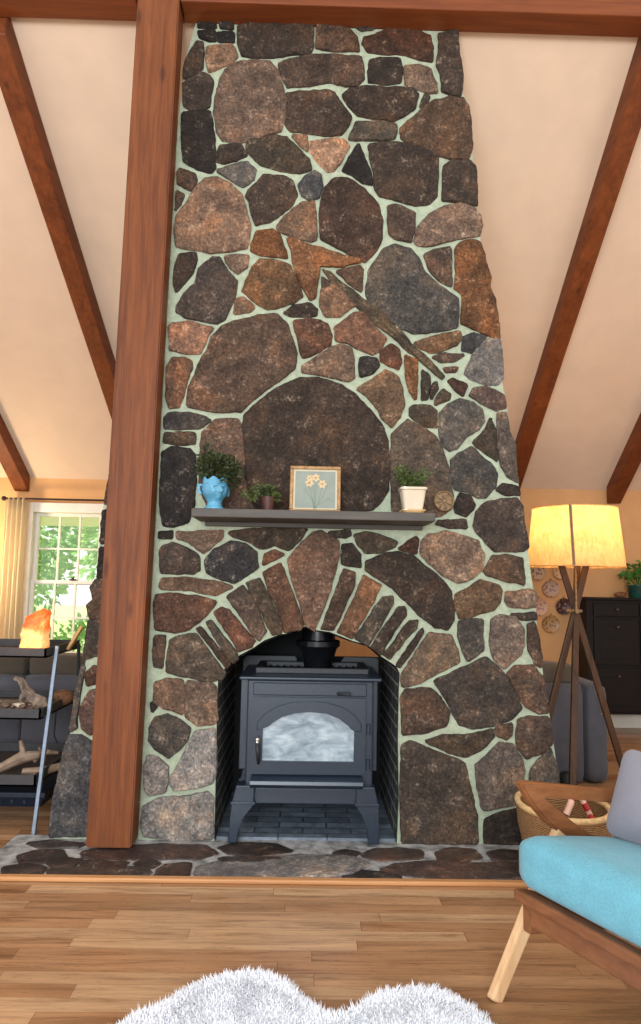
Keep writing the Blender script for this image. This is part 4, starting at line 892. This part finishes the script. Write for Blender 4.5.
bm = BM(); xg0, xg1 = P(-25, 708, 3.42).x, x1-.02
for i in range(420):
    gx, gy = pr_.uniform(xg0, xg1-.02), pr_.uniform(y0+.02, y0+.20); gr = pr_.uniform(.006, .010); blob(bm, (gx, gy, zf+pr_.uniform(.008, .034)), gr*1.3, gr, gr*.8, .2, 5, 1, i)
for v in bm.verts: v.co.z = max(v.co.z, zf+.0005); v.co.y = max(v.co.y, y0+.0095)
tag(obj('gravel_bed', bm, M['pebble'], None, ((xg0+xg1)/2, y0+.1, zf)), 'bed of small brown gravel in the front of the middle tray', 'gravel', None, 'stuff')
for i in range(16):
    x = P(2+pr_.random()*26, 708, 3.48).x; y = 3.45+pr_.random()*.10; r = pr_.uniform(.009, .016); light_one = i % 4 == 0
    bm = BM(); blob(bm, (x, y, zf+.034+r*.62), r*1.25, r, r*.7, .2, 5, 2, i)
    for v in bm.verts: v.co.z = max(v.co.z, zf+.03)
    tag(obj('seashell' if light_one else 'pebble', bm, M['shell'] if light_one else M['pebble'], None, (x, y, zf+.03), True), 'small pale shell lying on the brown gravel of the middle tray' if light_one else 'larger brown pebble lying on the gravel of the middle tray', 'shell' if light_one else 'pebble', 'shells on the middle tray' if light_one else 'pebbles on the middle tray')
c = P(63, 697, 3.74); bm = BM(); blob(bm, (c.x, 3.74, zf+.042), .056, .05, .042, .06, 6, 3)
for v in bm.verts: v.co.z = max(v.co.z, zf)
tag(obj('woven_ball', bm, M['woven'], None, (c.x, 3.74, zf), True), 'small round brown woven ball at the right of the middle tray', 'ornament')
# antler on the bottom tray
y0, y1, zb, x1, h = TR[2]; zf = zb+.008; yy = 3.55; bm = BM(); a = P(0, 768, yy); m_ = P(22, 757, yy); e = P(46, 750, yy+.08)
lift = max(0, zf+.035-min(a.z, m_.z, e.z)+.0)
tube(bm, [(a.x-.12, yy-.02, zf+.03), (a.x, yy-.02, max(zf+.03, a.z)), (m_.x, yy, max(m_.z, zf+.04)), (m_.x+.07, yy+.02, max(zf+.05, m_.z+.005)), (e.x, yy+.05, max(zf+.06, e.z)), (e.x+.06, yy+.08, zf+.09)], [.016, .022, .026, .020, .016, .009], 10)
t_ = P(20, 745, yy); tube(bm, [(m_.x, yy, max(m_.z, zf+.04)), (m_.x+.002, yy, m_.z+.03), (t_.x, yy+.01, t_.z+.02)], [.02, .014, .009], 8)
tube(bm, [(e.x-.04, yy+.04, zf+.06), (e.x-.015, yy+.04, zf+.095), (e.x-.02, yy+.05, zf+.125)], [.016, .012, .007], 8)
tube(bm, [(m_.x+.02, yy-.03, zf+.022), (m_.x+.12, yy, zf+.02), (m_.x+.22, yy+.12, zf+.035)], [.020, .022, .016], 8)
for v in bm.verts: v.co += noise.noise_vector(v.co*22)*.008; v.co.z = max(v.co.z, zf+.001)
tag(obj('branch', bm, M['antler'], None, (m_.x, yy, zf)), 'forked weathered brown branch lying in the bottom tray', 'branch')
# bin under the shelf
bm = BM(); xr_ = P(43, 805, 3.75).x; zt_b = P(20, 792, 3.75).z
bb = thing('storage_bin', 'dark navy storage bin on the floor beneath the ladder shelf', 'bin', ((xr_-.6+xr_)/2, 3.9, 0))
A = [bm.verts.new(p) for p in ((xr_-.58, 3.77, 0), (xr_-.02, 3.77, 0), (xr_-.02, 4.08, 0), (xr_-.58, 4.08, 0))]; B = [bm.verts.new(p) for p in ((xr_-.6, 3.75, zt_b-.03), (xr_, 3.75, zt_b-.03), (xr_, 4.1, zt_b-.03), (xr_-.6, 4.1, zt_b-.03))]
bm.faces.new(A[::-1]); bm.faces.new(B)
for i in range(4): bm.faces.new((A[i], A[(i+1) % 4], B[(i+1) % 4], B[i]))
for i in range(9): x = xr_-.56+i*.065; box(bm, x, x+.012, 3.752, 3.766, .02, zt_b-.04)
obj('body', bm, M['navy_bin'], bb)
bm = BM(); box(bm, xr_-.61, xr_+.01, 3.74, 4.11, zt_b-.03, zt_b, .006); obj('lid', bm, M['navy_bin'], bb)
# cable down the back
bm = BM(); tube(bm, [P(60, 690, 4.02), P(56, 712, 4.03), P(54, 735, 4.04), P(61, 752, 4.05), P(62, 790, 4.06), (P(58, 800, 4.06).x, 4.08, .006)], .004, 6); tag(obj('power_cord', bm, M['black_metal'], None, tuple(P(60, 690, 4.02)), True), 'thin black cord hanging behind the shelf trays beside the chimney', 'cord')

# ================================================================== sofa behind the chimney
so = thing('sectional_sofa', 'long grey upholstered sofa standing with its back to the fireplace', 'sofa', (-.2, 4.7, 0))
SX0, SX1 = -3.2, P(610, 720, 4.3).x
xs_ = P(585, 720, 4.3).x
zb_ = P(560, 684, 4.3).z
bm = BM(); softbox(bm, xs_+.004, SX1, 4.3, 5.15, .004, zb_, .05, 8); obj('arm', bm, M['sofa'], so, smooth=True)
seams = [SX0, P(21, 700, 4.3).x, -.75, .35, xs_]
for i in range(4):
    bm = BM(); softbox(bm, seams[i]+.003, seams[i+1]-.003, 4.3, 4.5, .004, zb_, .03, 8); obj('back_panel', bm, M['sofa'], so, smooth=True)
    bm = BM(); softbox(bm, seams[i]+.01, seams[i+1]-.01, 4.34, 4.56, zb_-.02, P(560, 664, 4.34).z, .045, 8); obj('back_cushion', bm, M['sofa_brown'], so, smooth=True, label='taupe back cushion')
    bm = BM(); softbox(bm, seams[i]+.006, seams[i+1]-.006, 4.5, 5.2, .26, .44, .05, 8); obj('seat_cushion', bm, M['sofa'], so, smooth=True)
bm = BM(); box(bm, SX0, xs_, 4.48, 5.15, .05, .26, .01); obj('base', bm, M['sofa'], so)
for x in (SX0+.1, -.7, SX1-.08):
    for y in (4.36, 5.08): bm = BM(); lathe(bm, [(.02, 0), (.026, .055)], x, y, 12); obj('foot', bm, M['black_metal'], so)

# ================================================================== curtain, rod
yc = 5.93; cu_ = thing('curtain', 'cream curtain panel gathered at the left side of the window', 'curtain', (P(14, 500, yc).x, yc, 0))
xa, xb = P(6, 500, yc).x, P(27.5, 500, yc).x; zt_c = P(15, 498, yc).z
bm = BM(); n = 60; rows = []
for j in range(12):
    z = zt_c-(zt_c-.03)*j/11; row = []
    for i in range(n+1):
        u = i/n; x = xa+(xb-xa)*(u-.5)*(1+.06*j/11)+(xb-xa)*.5; row.append(bm.verts.new((x, yc+.035*math.sin(u*4.5*2*PI)+.006*math.sin(j*.9+u*9), z)))
    rows.append(row)
for A, B in zip(rows, rows[1:]):
    for i in range(n): bm.faces.new((A[i], A[i+1], B[i+1], B[i]))
bmesh.ops.solidify(bm, geom=bm.faces[:], thickness=.003)
obj('fabric', bm, M['curtain'], cu_, smooth=True)
zr = P(60, 499.5, yc).z
rod = thing('curtain_rod', 'thin dark curtain rod with a ball finial above the window', 'curtain rod', (-2.3, yc, zr))
bm = BM(); xr0 = P(4, 498, yc).x; tube(bm, [(xr0, yc, zr), (WX1+.35, yc, zr)], .009, 12); obj('rod', bm, M['rod'], rod, smooth='auto')
for x in (xr0, WX1+.35): bm = BM(); blob(bm, (x, yc, zr), .022, .022, .022, 0, 4, 2); obj('finial', bm, M['rod'], rod, smooth=True)
for x in (xr0+.05, WX1+.25): bm = BM(); tube(bm, [(x, yc, zr), (x, YW, zr)], .006, 8); obj('bracket', bm, M['rod'], rod, smooth='auto')

# ================================================================== tripod floor lamp
yl = 4.0
sc_ = P(575.5, 566, yl); lx = sc_.x; zb1 = P(575, 566.8, yl).z; zt1 = P(575, 509, yl).z
rb = (P(622.5, 568, yl).x-P(529.5, 564, yl).x)/2; rt = (P(617, 510, yl).x-P(537, 509, yl).x)/2
fl = thing('floor_lamp', 'lit floor lamp with a cream linen drum shade on a dark wooden tripod', 'floor lamp', (lx, yl, 0))
bm = BM(); lathe(bm, [(rb, zb1), (rt, zt1)], lx, yl, 64, 0, False); shd = obj('lamp_shade', bm, M['shade'], fl, smooth=True)
for r, z in ((rb, zb1), (rt, zt1)):
    bm = BM(); tube(bm, [(lx+r*math.cos(i*2*PI/64), yl+r*math.sin(i*2*PI/64), z) for i in range(65)], .0035, 6, False); obj('shade_wire', bm, M['shade'], shd, smooth=True)
bm = BM(); dx = P(575, 540, yl-rb).x-lx; a = Vector((lx+dx, yl-math.sqrt(rb*rb-dx*dx)-.002, zb1)); b = Vector((lx+dx, yl-math.sqrt(rt*rt-dx*dx)-.002, zt1)); bar(bm, a, b, .016, .003, (0, 1, 0)); obj('seam_tape', bm, M['seam'], shd)
hub = P(574, 611, yl)
feet = [(P(536, 600, yl).x-.02, 0), (0, 0), (0, 0)]
def leg_line(top_px, low_px, yt, yf):
    """through two surveyed points, run down to the floor"""
    a = P(top_px[0], top_px[1], yt); b = P(low_px[0], low_px[1], yf); d = (b-a); k = a.z/(a.z-b.z); return a, a+d*k
for (tpx, lpx, yt, yf) in (((584.5, 572), (549, 715), yl+.06, yl-.02), ((563.5, 572), (622, 765), yl+.05, yl+.04), ((577, 572), (572.5, 780), yl+.13, yl-.26)):
    a, b = leg_line(tpx, lpx, yt, yf); a = a+(a-b)*.05; bm = BM(); bar(bm, a, b, .036, .024, (0, 1, 0), bev=.004); obj('leg', bm, M['tripod_wood'], fl)
bm = BM(); tube(bm, [(hub.x-.045, yl, hub.z), (hub.x+.045, yl, hub.z)], .009, 10); tube(bm, [(hub.x, yl-.05, hub.z), (hub.x, yl+.06, hub.z)], .012, 10); obj('hub_bolt', bm, M['brass'], fl, smooth='auto')
bm = BM(); tube(bm, [(lx, yl, hub.z), (lx, yl, zb1+.1)], .006, 10); tube(bm, [(lx, yl, zb1+.06), (lx, yl, zb1+.13)], .02, 14); obj('socket', bm, M['brass'], fl, smooth='auto')
bm = BM(); blob(bm, (lx, yl, zb1+.175), .033, .033, .045, 0, 4, 3); obj('bulb', bm, M['bulb'], fl, smooth=True)
light('floor_lamp_light', 'POINT', (lx, yl, zb1+.235), 9.5, (1, .67, .37), .03)
light('assumed_side_lamp_light', 'POINT', (-2.85, 5.45, 1.35), 30, (1, .84, .56), .1)  # assumed lamp out of view, added for the yellow glow by the curtain

# round object at its foot
c = P(567.5, 779, 4.12); ht = P(567.5, 771.5, 4.12).z
bm = BM(); lathe(bm, [(.0, 0), (.05, 0), (.055, .01), (.058, ht*.5), (.052, ht*.78), (.036, ht*.94), (.015, ht), (.0, ht)], c.x, 4.12, 28, 0, False); tag(obj('floor_ornament', bm, M['black_metal'], None, (c.x, 4.12, 0), True), 'small black dome-shaped object on the floor by the lamp feet, just above the chair arm', 'ornament')

# plates on the back wall
PL = [(537.5, 572, 8.5, 'ring-patterned brown wall plate just below the left edge of the lampshade'), (561, 571, 8.5, 'pale wall plate mostly hidden behind the lamp leg under the shade'), (551, 588.5, 8.6, 'light mauve speckled wall plate between the dark plate and the shade'),
      (539, 607, 8.8, 'pale pink wall plate nearest the chimney edge'), (564, 606.5, 8.3, 'dark maroon wall plate beside the lamp hub'), (551, 624, 8.8, 'tan wall plate, lowest of the plates on the wall')]
for i, (x, y, r, lb) in enumerate(PL):
    c = P(x, y, YW-.012); rr = r/683*6.0; t = thing('wall_plate', lb, 'plate', c, 'plates on the back wall')
    bm = BM(); disc(bm, c, [(rr*.6, -.011), (rr*.7, -.004), (rr, .006), (rr*.97, .009), (rr*.66, -.001), (.001, -.001)]); obj('dish', bm, PLATES[i], t, smooth='auto')
    bm = BM(); tube(bm, [c+Vector((0, .006, rr*.9)), c+Vector((0, .002, rr*1.16))], .004, 6); obj('hanger', bm, M['rod'], t)

# ================================================================== dresser
yd = 5.74; dxl = P(585.5, 640, yd).x; dzt = P(600, 597.5, yd).z; dzb = P(600, 714.5, yd).z; dxr = dxl+.92
dr = thing('shoe_cabinet', 'black-brown cabinet with drawers and small knobs against the back wall', 'cabinet', ((dxl+dxr)/2, 5.9, 0))
bm = BM(); box(bm, dxl+.02, dxr-.02, yd+.015, YW-.02, dzb, dzt-.02, .003); obj('body', bm, M['dresser'], dr)
bm = BM(); box(bm, dxl, dxr, yd-.01, YW-.02, dzt-.022, dzt, .006); obj('top', bm, M['dresser'], dr)
for x in (dxl+.02, dxr-.065): 
    for y in (yd+.015, YW-.065): bm = BM(); box(bm, x, x+.045, y, y+.045, 0, dzb+.02, .003); obj('leg', bm, M['dresser'], dr)
fz = [(616.5, 603.5, 'drawer'), (665, 619, 'drawer'), (712, 668, 'drawer')]
nx = [(dxl+.075, (dxl+dxr)/2-.008), ((dxl+dxr)/2+.008, dxr-.075)]
for py0, py1, nm in fz:
    for xa, xb in nx:
        z0_, z1_ = P(610, py0, yd).z, P(610, py1, yd).z; bm = BM(); box(bm, xa, xb, yd-.002, yd+.016, z0_, z1_, .004)
        if z1_-z0_ > .2: box(bm, xa+.05, xb-.05, yd-.006, yd, z0_+.05, z1_-.05, .003)
        d_ = obj(nm, bm, M['dresser'], dr); zk = z1_-.05 if z1_-z0_ < .2 else z1_-.065; xk = P(616.5, 620, yd).x if xa < dxl+.2 else xb-(P(616.5, 620, yd).x-dxl-.075)
        bm = BM(); tube(bm, [(xk, yd-.006, zk), (xk, yd-.022, zk)], .005, 8); blob(bm, (xk, yd-.028, zk), .013, .010, .013, 0, 4, 2); obj('knob', bm, M['knob'], d_, smooth=True)
yp2 = 5.86; c = P(638, 597, yp2); r_ = (638-628)/683*5.8; gp = thing('potted_plant', 'green leafy plant in a dark green pot on the black cabinet', 'plant', (c.x, yp2, dzt))
bm = BM(); lathe(bm, [(r_*.8, dzt), (r_*.86, dzt+.01), (r_, dzt+.095), (r_*1.04, dzt+.1), (r_*1.04, dzt+.112), (r_*.92, dzt+.112), (r_*.9, dzt+.09)], c.x, yp2, 32, 0, False); obj('pot', bm, M['green_pot'], gp, smooth='auto')
bm = BM(); lathe(bm, [(r_*.92, dzt+.085), (r_*.92, dzt+.096)], c.x, yp2, 24); obj('soil', bm, M['soil'], gp)
bm = BM()
for i in range(34):
    e = Vector((c.x+random.uniform(-.09, .10), yp2+random.uniform(-.08, .07), dzt+random.uniform(.14, .30))); tube(bm, [(c.x, yp2, dzt+.09), e], .002, 4)
    for t in range(3): leaf(bm, e+Vector((random.uniform(-.02, .02), random.uniform(-.02, .02), random.uniform(-.03, .01))), (random.uniform(-1, 1), random.uniform(-1, .4), random.uniform(-.2, .9)), .055, .042)
obj('foliage', bm, M['leaf_bright'], gp)
c = P(620, 593.5, 5.84); bm = BM(); blob(bm, (c.x, 5.84, dzt+.024), .05, .035, .028, .2, 5, 3, 2)
for v in bm.verts: v.co.z = max(v.co.z, dzt)
tag(obj('rock_ornament', bm, M['woven'], None, (c.x, 5.84, dzt), True), 'small brown rock on the cabinet beside the dark green pot', 'ornament')

# ================================================================== basket
bc_ = Vector((1.115, 3.03, .028)); zr_ = .272; ra, rb2 = .172, .155
bk = thing('woven_basket', 'round tan woven basket with red and pale wrapped handle, behind the chair arm', 'basket', bc_)
def ell(r, z): return r, z
bm = BM(); prof = [(.0001, .028), (.115, .028), (.135, .04), (.165, .10), (.183, .18), (.19, .25), (.186, zr_), (.178, zr_), (.18, .25), (.173, .18), (.155, .10), (.125, .045), (.0001, .04)]
lathe(bm, prof, bc_.x, bc_.y, 56, 0, False, 1.0, 1.2); obj('bowl', bm, M['basket'], bk, smooth=True)
bm = BM(); pts = [(bc_.x+.184*math.cos(i*2*PI/56), bc_.y+.184*1.2*math.sin(i*2*PI/56), zr_+.002) for i in range(57)]; tube(bm, pts, .0125, 10, False); obj('rim', bm, M['straw'], bk, smooth=True)
def wrapped(parent, pts, r, cols):
    V = [Vector(p) for p in pts]; L = [0]
    for a, b in zip(V, V[1:]): L.append(L[-1]+(b-a).length)
    def at(s):
        for i in range(len(V)-1):
            if s <= L[i+1]+1e-9: return V[i].lerp(V[i+1], (s-L[i])/(L[i+1]-L[i]))
        return V[-1]
    n = len(cols)
    for i, m in enumerate(cols):
        bm = BM(); tube(bm, [at(L[-1]*(i+j/4)/n) for j in range(5)], r*(1.06 if m == 'red_wrap' else 1), 10); obj('handle_wrap', bm, M[m], parent, smooth='auto')
bm = BM(); hpts = [P(540, 800, 3.06), P(546, 793, 3.06), P(560, 788, 3.0), P(572, 793, 2.95), P(571, 803, 2.92), P(566, 815, 2.9)]
tube(bm, hpts, .008, 10); hd = obj('handle', bm, M['straw'], bk, smooth=True); wrapped(hd, hpts[2:], .0135, ['pink_wrap', 'red_wrap', 'red_wrap', 'pink_wrap', 'pink_wrap'])
bm = BM(); hpts = [P(573, 795, 2.95), P(580, 796, 2.95), P(585, 805, 2.94), P(590, 815, 2.93), P(595, 826, 2.86)]
tube(bm, hpts, .008, 10); hd = obj('handle', bm, M['straw'], bk, smooth=True); wrapped(hd, hpts[1:], .012, ['pink_wrap', 'red_wrap', 'pink_wrap', 'red_wrap', 'straw'])

# ================================================================== armchair
C0 = Vector((.614, 2.027, 0)); cs = Vector((.465, -.885, 0)).normalized(); cb = Vector((.885, .465, 0)).normalized()
def K(s, b, z):           # the seat narrows towards the back and sinks there
    s = .31+(s-.31)*(1-.42*b); z = z-.14*b*max(0, min(1, z/.3))
    return C0 + cs*s + cb*b + Vector((0, 0, z))
def kbox(bm, s0, s1, b0, b1, z0, z1, bev=.006):
    box(bm, s0, s1, b0, b1, z0, z1, bev); return bm
def place(bm):
    for v in bm.verts: v.co = K(v.co.x, v.co.y, v.co.z)
    return bm
ch = thing('armchair', 'mid-century wooden armchair with aqua blue seat cushion and pale angled legs', 'armchair', K(.3, .35, 0))
WS, WB = .62, .66       # between the arms, front to back
bm = BM(); kbox(bm, .0, WS+.035, -.018, .03, .318, .352, .008); kbox(bm, .045, WS, -.004, .014, .266, .32, .006); obj('front_rail', place(bm), M['walnut_y'], ch)
bm = BM(); kbox(bm, -.0, .03, .014, WB, .235, .345); obj('side_rail', place(bm), M['walnut_y'], ch)
bm = BM(); kbox(bm, WS-.03, WS, .014, WB, .235, .345); obj('side_rail', place(bm), M['walnut_y'], ch)
bm = BM(); kbox(bm, .03, WS-.03, WB-.03, WB, .235, .345); obj('rear_rail', place(bm), M['walnut_y'], ch)
bm = BM()
for i in range(5): kbox(bm, .03, WS-.03, .08+i*.11, .13+i*.11, .33, .345, .003)
obj('seat_slats', place(bm), M['walnut_y'], ch)
bm = BM(); softbox(bm, -.012, WS+.0, -.012, WB-.06, .352, .503, .05, 12, .018); obj('seat_cushion', place(bm), M['blue_fabric'], ch, smooth=True, label='aqua blue seat cushion')
def swap(sgn):   # s of the plane of each side frame
    return -.10 if sgn < 0 else WS+.10
for sg in (-1, 1):
    s_ = swap(sg)
    bm = BM(); bar(bm, (s_, .0, 0), (s_, .245, 0.490), .028, .038, (0, 1, 0), .030, .050, .006); obj('front_leg', place(bm), M['ash_wood'], ch, label='pale ash front leg')
    bm = BM(); bar(bm, (s_, .80, 0), (s_, .60, .44), .030, .040, (0, 1, 0), .034, .056, .006); obj('rear_leg', place(bm), M['ash_wood'], ch)
    bm = BM(); bar(bm, (s_ if sg < 0 else WS-.01, .12, .285), (.012 if sg < 0 else s_, .12, .285), .04, .05, (0, 0, 1)); obj('side_spacer', place(bm), M['walnut_y'], ch)
    bm = BM(); bar(bm, (s_ if sg < 0 else WS-.01, .62, .285), (.012 if sg < 0 else s_, .62, .285), .04, .05, (0, 0, 1)); obj('side_spacer', place(bm), M['walnut_y'], ch)
    # boomerang arm: level arm rest and the raked brace that meets it in a point
    bm = BM(); z_ = .618
    arm = [(.085, z_), (.11, z_+.008), (.70, z_+.0), (.70, z_-.038), (.155, z_-.028), (.168, z_-.044), (.345, z_-.140), (.335, z_-.160), (.26, z_-.158), (.18, z_-.108), (.125, z_-.056)]
    a = [bm.verts.new((s_-.018, b, z)) for b, z in arm]; b_ = [bm.verts.new((s_+.018, b, z)) for b, z in arm]; bm.faces.new(a); bm.faces.new(b_[::-1])
    for i in range(len(arm)): bm.faces.new((a[i], b_[i], b_[(i+1) % len(arm)], a[(i+1) % len(arm)]))
    bmesh.ops.bevel(bm, geom=[e for e in bm.edges if abs(e.verts[0].co.x-e.verts[1].co.x) < .001], offset=.006, segments=2, affect='EDGES'); bmesh.ops.triangulate(bm, faces=[f for f in bm.faces if len(f.verts) > 4])
    obj('arm', place(bm), M['walnut'], ch)
    bm = BM(); bar(bm, (s_ if sg < 0 else WS-.02, .60, .44), (.02 if sg < 0 else s_, .60, .44), .03, .05); obj('back_crossbar', place(bm), M['walnut_y'], ch)
bm = BM()
for s_ in (.0, WS): bar(bm, (s_, WB-.04, .26), (s_, WB+.17, .92), .03, .045, (0, 1, 0))
for t in (.15, .32, .5, .68, .86, 1.0): q = WB-.04+.21*t; bar(bm, (0, q, .26+.66*t), (WS, q, .26+.66*t), .02, .04)
obj('backrest_frame', place(bm), M['walnut_y'], ch)
bm = BM(); softbox(bm, .02, WS-.02, -.06, .06, 0, .50, .05, 10)
for v in bm.verts: v.co = Vector((v.co.x, v.co.y+WB-.10+v.co.z*.30, v.co.z+.48))
obj('back_cushion', place(bm), M['blue_fabric'], ch, smooth=True)
# throw pillow leaning in the seat
bm = BM(); softbox(bm, -.22, .22, -.055, .055, -.14, .14, .05, 12)
for v in bm.verts:
    u, w_ = v.co.x/.22, v.co.z/.14; k = (1-abs(u)**2.2)*(1-abs(w_)**2.2); v.co.y *= .25+1.15*max(0, k)**.6
    v.co.x *= 1-.07*(1-w_*w_); v.co.z *= 1-.07*(1-u*u)
pil_rot = Matrix.Rotation(math.radians(-20), 4, 'X'); 
for v in bm.verts: p = pil_rot @ v.co; v.co = Vector((p.x+.225, p.y+.352, p.z+.640))
tag(obj('throw_pillow', place(bm), M['lilac_fabric'], None, tuple(K(.24, .38, .49)), True), 'plain lilac-grey square throw pillow leaning in the armchair', 'pillow')

# ================================================================== sheepskin rug
outl = [G(x, y, .035) for x, y in ((114, 1024), (132, 1013), (152, 1005), (170, 997), (184, 988), (203, 979), (222, 973), (245, 969.5), (270, 972), (288, 981), (302, 992), (316, 1004), (328, 1011), (340, 1010), (354, 1003), (370, 995), (388, 988), (410, 985), (432, 988), (452, 994), (472, 1006), (494, 1024))]
outl = [(p.x, p.y-.012) for p in outl] + [(.60, 1.86), (.63, 1.6), (.58, 1.35), (.40, 1.2), (.20, 1.16), (.04, 1.22), (-.12, 1.16), (-.34, 1.17), (-.54, 1.3), (-.64, 1.55), (-.62, 1.85)]
def inside(x, y):
    c = False; n = len(outl)
    for i in range(n):
        (x1, y1), (x2, y2) = outl[i], outl[i-1]
        if (y1 > y) != (y2 > y) and x < (x2-x1)*(y-y1)/(y2-y1)+x1: c = not c
    return c
def edged(x, y):
    d = 9
    for i in range(len(outl)):
        a = Vector(outl[i]); b = Vector(outl[i-1]); p = Vector((x, y)); t = max(0, min(1, (p-a).dot(b-a)/max(1e-9, (b-a).length_squared))); d = min(d, (a+(b-a)*t-p).length)
    return d
bm = BM()
bot = [bm.verts.new((x, y, .001)) for x, y in outl]; cx_, cy_ = 0, 1.6; prev = bot
for s_, z in ((1.0, .012), (.985, .026), (.95, .036), (.85, .040), (.6, .042), (.3, .042)):
    ring = [bm.verts.new((cx_+(x-cx_)*s_, cy_+(y-cy_)*s_, z)) for x, y in outl]
    for i in range(len(outl)): bm.faces.new((prev[i], prev[(i+1) % len(outl)], ring[(i+1) % len(outl)], ring[i]))
    prev = ring
bm.faces.new(prev); bm.faces.new(bot[::-1])
bmesh.ops.triangulate(bm, faces=[f for f in bm.faces if len(f.verts) > 4])
rr = random.Random(11); cnt = 0
def strand(x, y, z, ln, d):
    s = Vector((-d.y, d.x, 0))
    if s.length < .01: s = Vector((1, 0, 0))
    s = s.normalized()*rr.uniform(.0012, .0024); p0 = Vector((x, y, z)); p1 = p0+d*ln*.5+Vector((0, 0, ln*.32)); p2 = p0+d*ln+Vector((0, 0, ln*.30+rr.uniform(-.01, .01)))
    a, b, c, e, t = (bm.verts.new(q) for q in (p0-s, p0+s, p1+s*.8, p1-s*.8, p2)); bm.faces.new((a, b, c, e)); bm.faces.new((e, c, t))
while cnt < 30000:
    vis = rr.random() < .8; x = rr.uniform(-.65, .65); y = rr.uniform(1.85, 2.3) if vis else rr.uniform(1.15, 1.87)
    if not inside(x, y): continue
    e = edged(x, y); fl_ = noise.noise_vector(Vector((x*9, y*9, 0))); d = Vector((fl_.x, fl_.y, 0))*.9+Vector((rr.uniform(-.5, .5), rr.uniform(-.5, .5), 0))
    if e < .05: d += Vector((x*.4, (y-1.6)*1.2, 0))
    if d.length > 1: d.normalize()
    strand(x, y, .02 if e < .02 else .034, rr.uniform(.022, .042), d); cnt += 1
rug = obj('sheepskin_rug', bm, M['rug'], None, (0, 1.65, 0)); tag(rug, 'fluffy white sheepskin rug with two rounded lobes on the oak floor', 'rug')

# ================================================================== outside the window
bm = BM(); box(bm, -16, 8, 6.5, 40, -.45, -.35); lawn = obj('lawn_outside', bm, M['lawn']); lawn['kind'] = 'structure'
bm = BM(); box(bm, -5, 1, 6.3, 8.5, 1.845, 1.95, .004); pc = obj('porch_ceiling', bm, M['porch']); pc['kind'] = 'structure'
TREES = [(-5.6, 13.0, 2.4, 1.3, 'leafy tree seen through the left columns of window panes'), (-4.3, 16.5, 2.7, 1.6, 'leafy tree standing in the middle of the window view'), (-2.9, 12.2, 2.3, 1.1, 'leafy tree close to the chimney edge of the window view'), (-8.8, 19.0, 3.0, 2.1, 'distant leafy tree at the left behind the nearer trees'), (-5.2, 22.6, 3.0, 2.3, 'distant leafy tree in the background of the window view')]
for i, (x, y, zc, r, lb) in enumerate(TREES):
    t = thing('garden_tree', lb, 'tree', (x, y, -.35), 'trees outside the window'); tr = random.Random(i)
    bm = BM(); tube(bm, [(x, y, -.35), (x+.06, y, .6), (x-.05, y, zc), (x, y, zc+r*.6)], [.13, .10, .08, .03], 10)
    for b in range(6): a = b*1.1; tube(bm, [(x, y, zc-.5+b*.15), (x+math.cos(a)*r*.5, y+math.sin(a)*r*.5, zc+.1+b*.1), (x+math.cos(a)*r*.85, y+math.sin(a)*r*.8, zc+.3+b*.1)], [.05, .03, .01], 6)
    obj('trunk', bm, M['bark'], t, smooth=True)
    bm = BM(); bush(bm, (x, y, zc), r, r, r*1.15, 1500, .22, .14); bush(bm, (x+r*.3, y-.4, zc-r*.9), r*.7, r*.6, r*.5, 350, .2, .12); obj('foliage', bm, M['tree_leaf'], t)
for i, (x, y, w_) in enumerate(((-5.8, 11.5, 1.2), (-3.2, 11.0, 1.0))):
    bm = BM(); bush(bm, (x, y, .1), w_, .6, .55, 900, .14, .09); tag(obj('garden_shrub', bm, M['tree_leaf'], None, (x, y, -.35)), ('low green shrub behind the salt lamp outside the window', 'low green shrub outside, at the window side nearest the chimney')[i], 'shrub', 'shrubs outside the window')
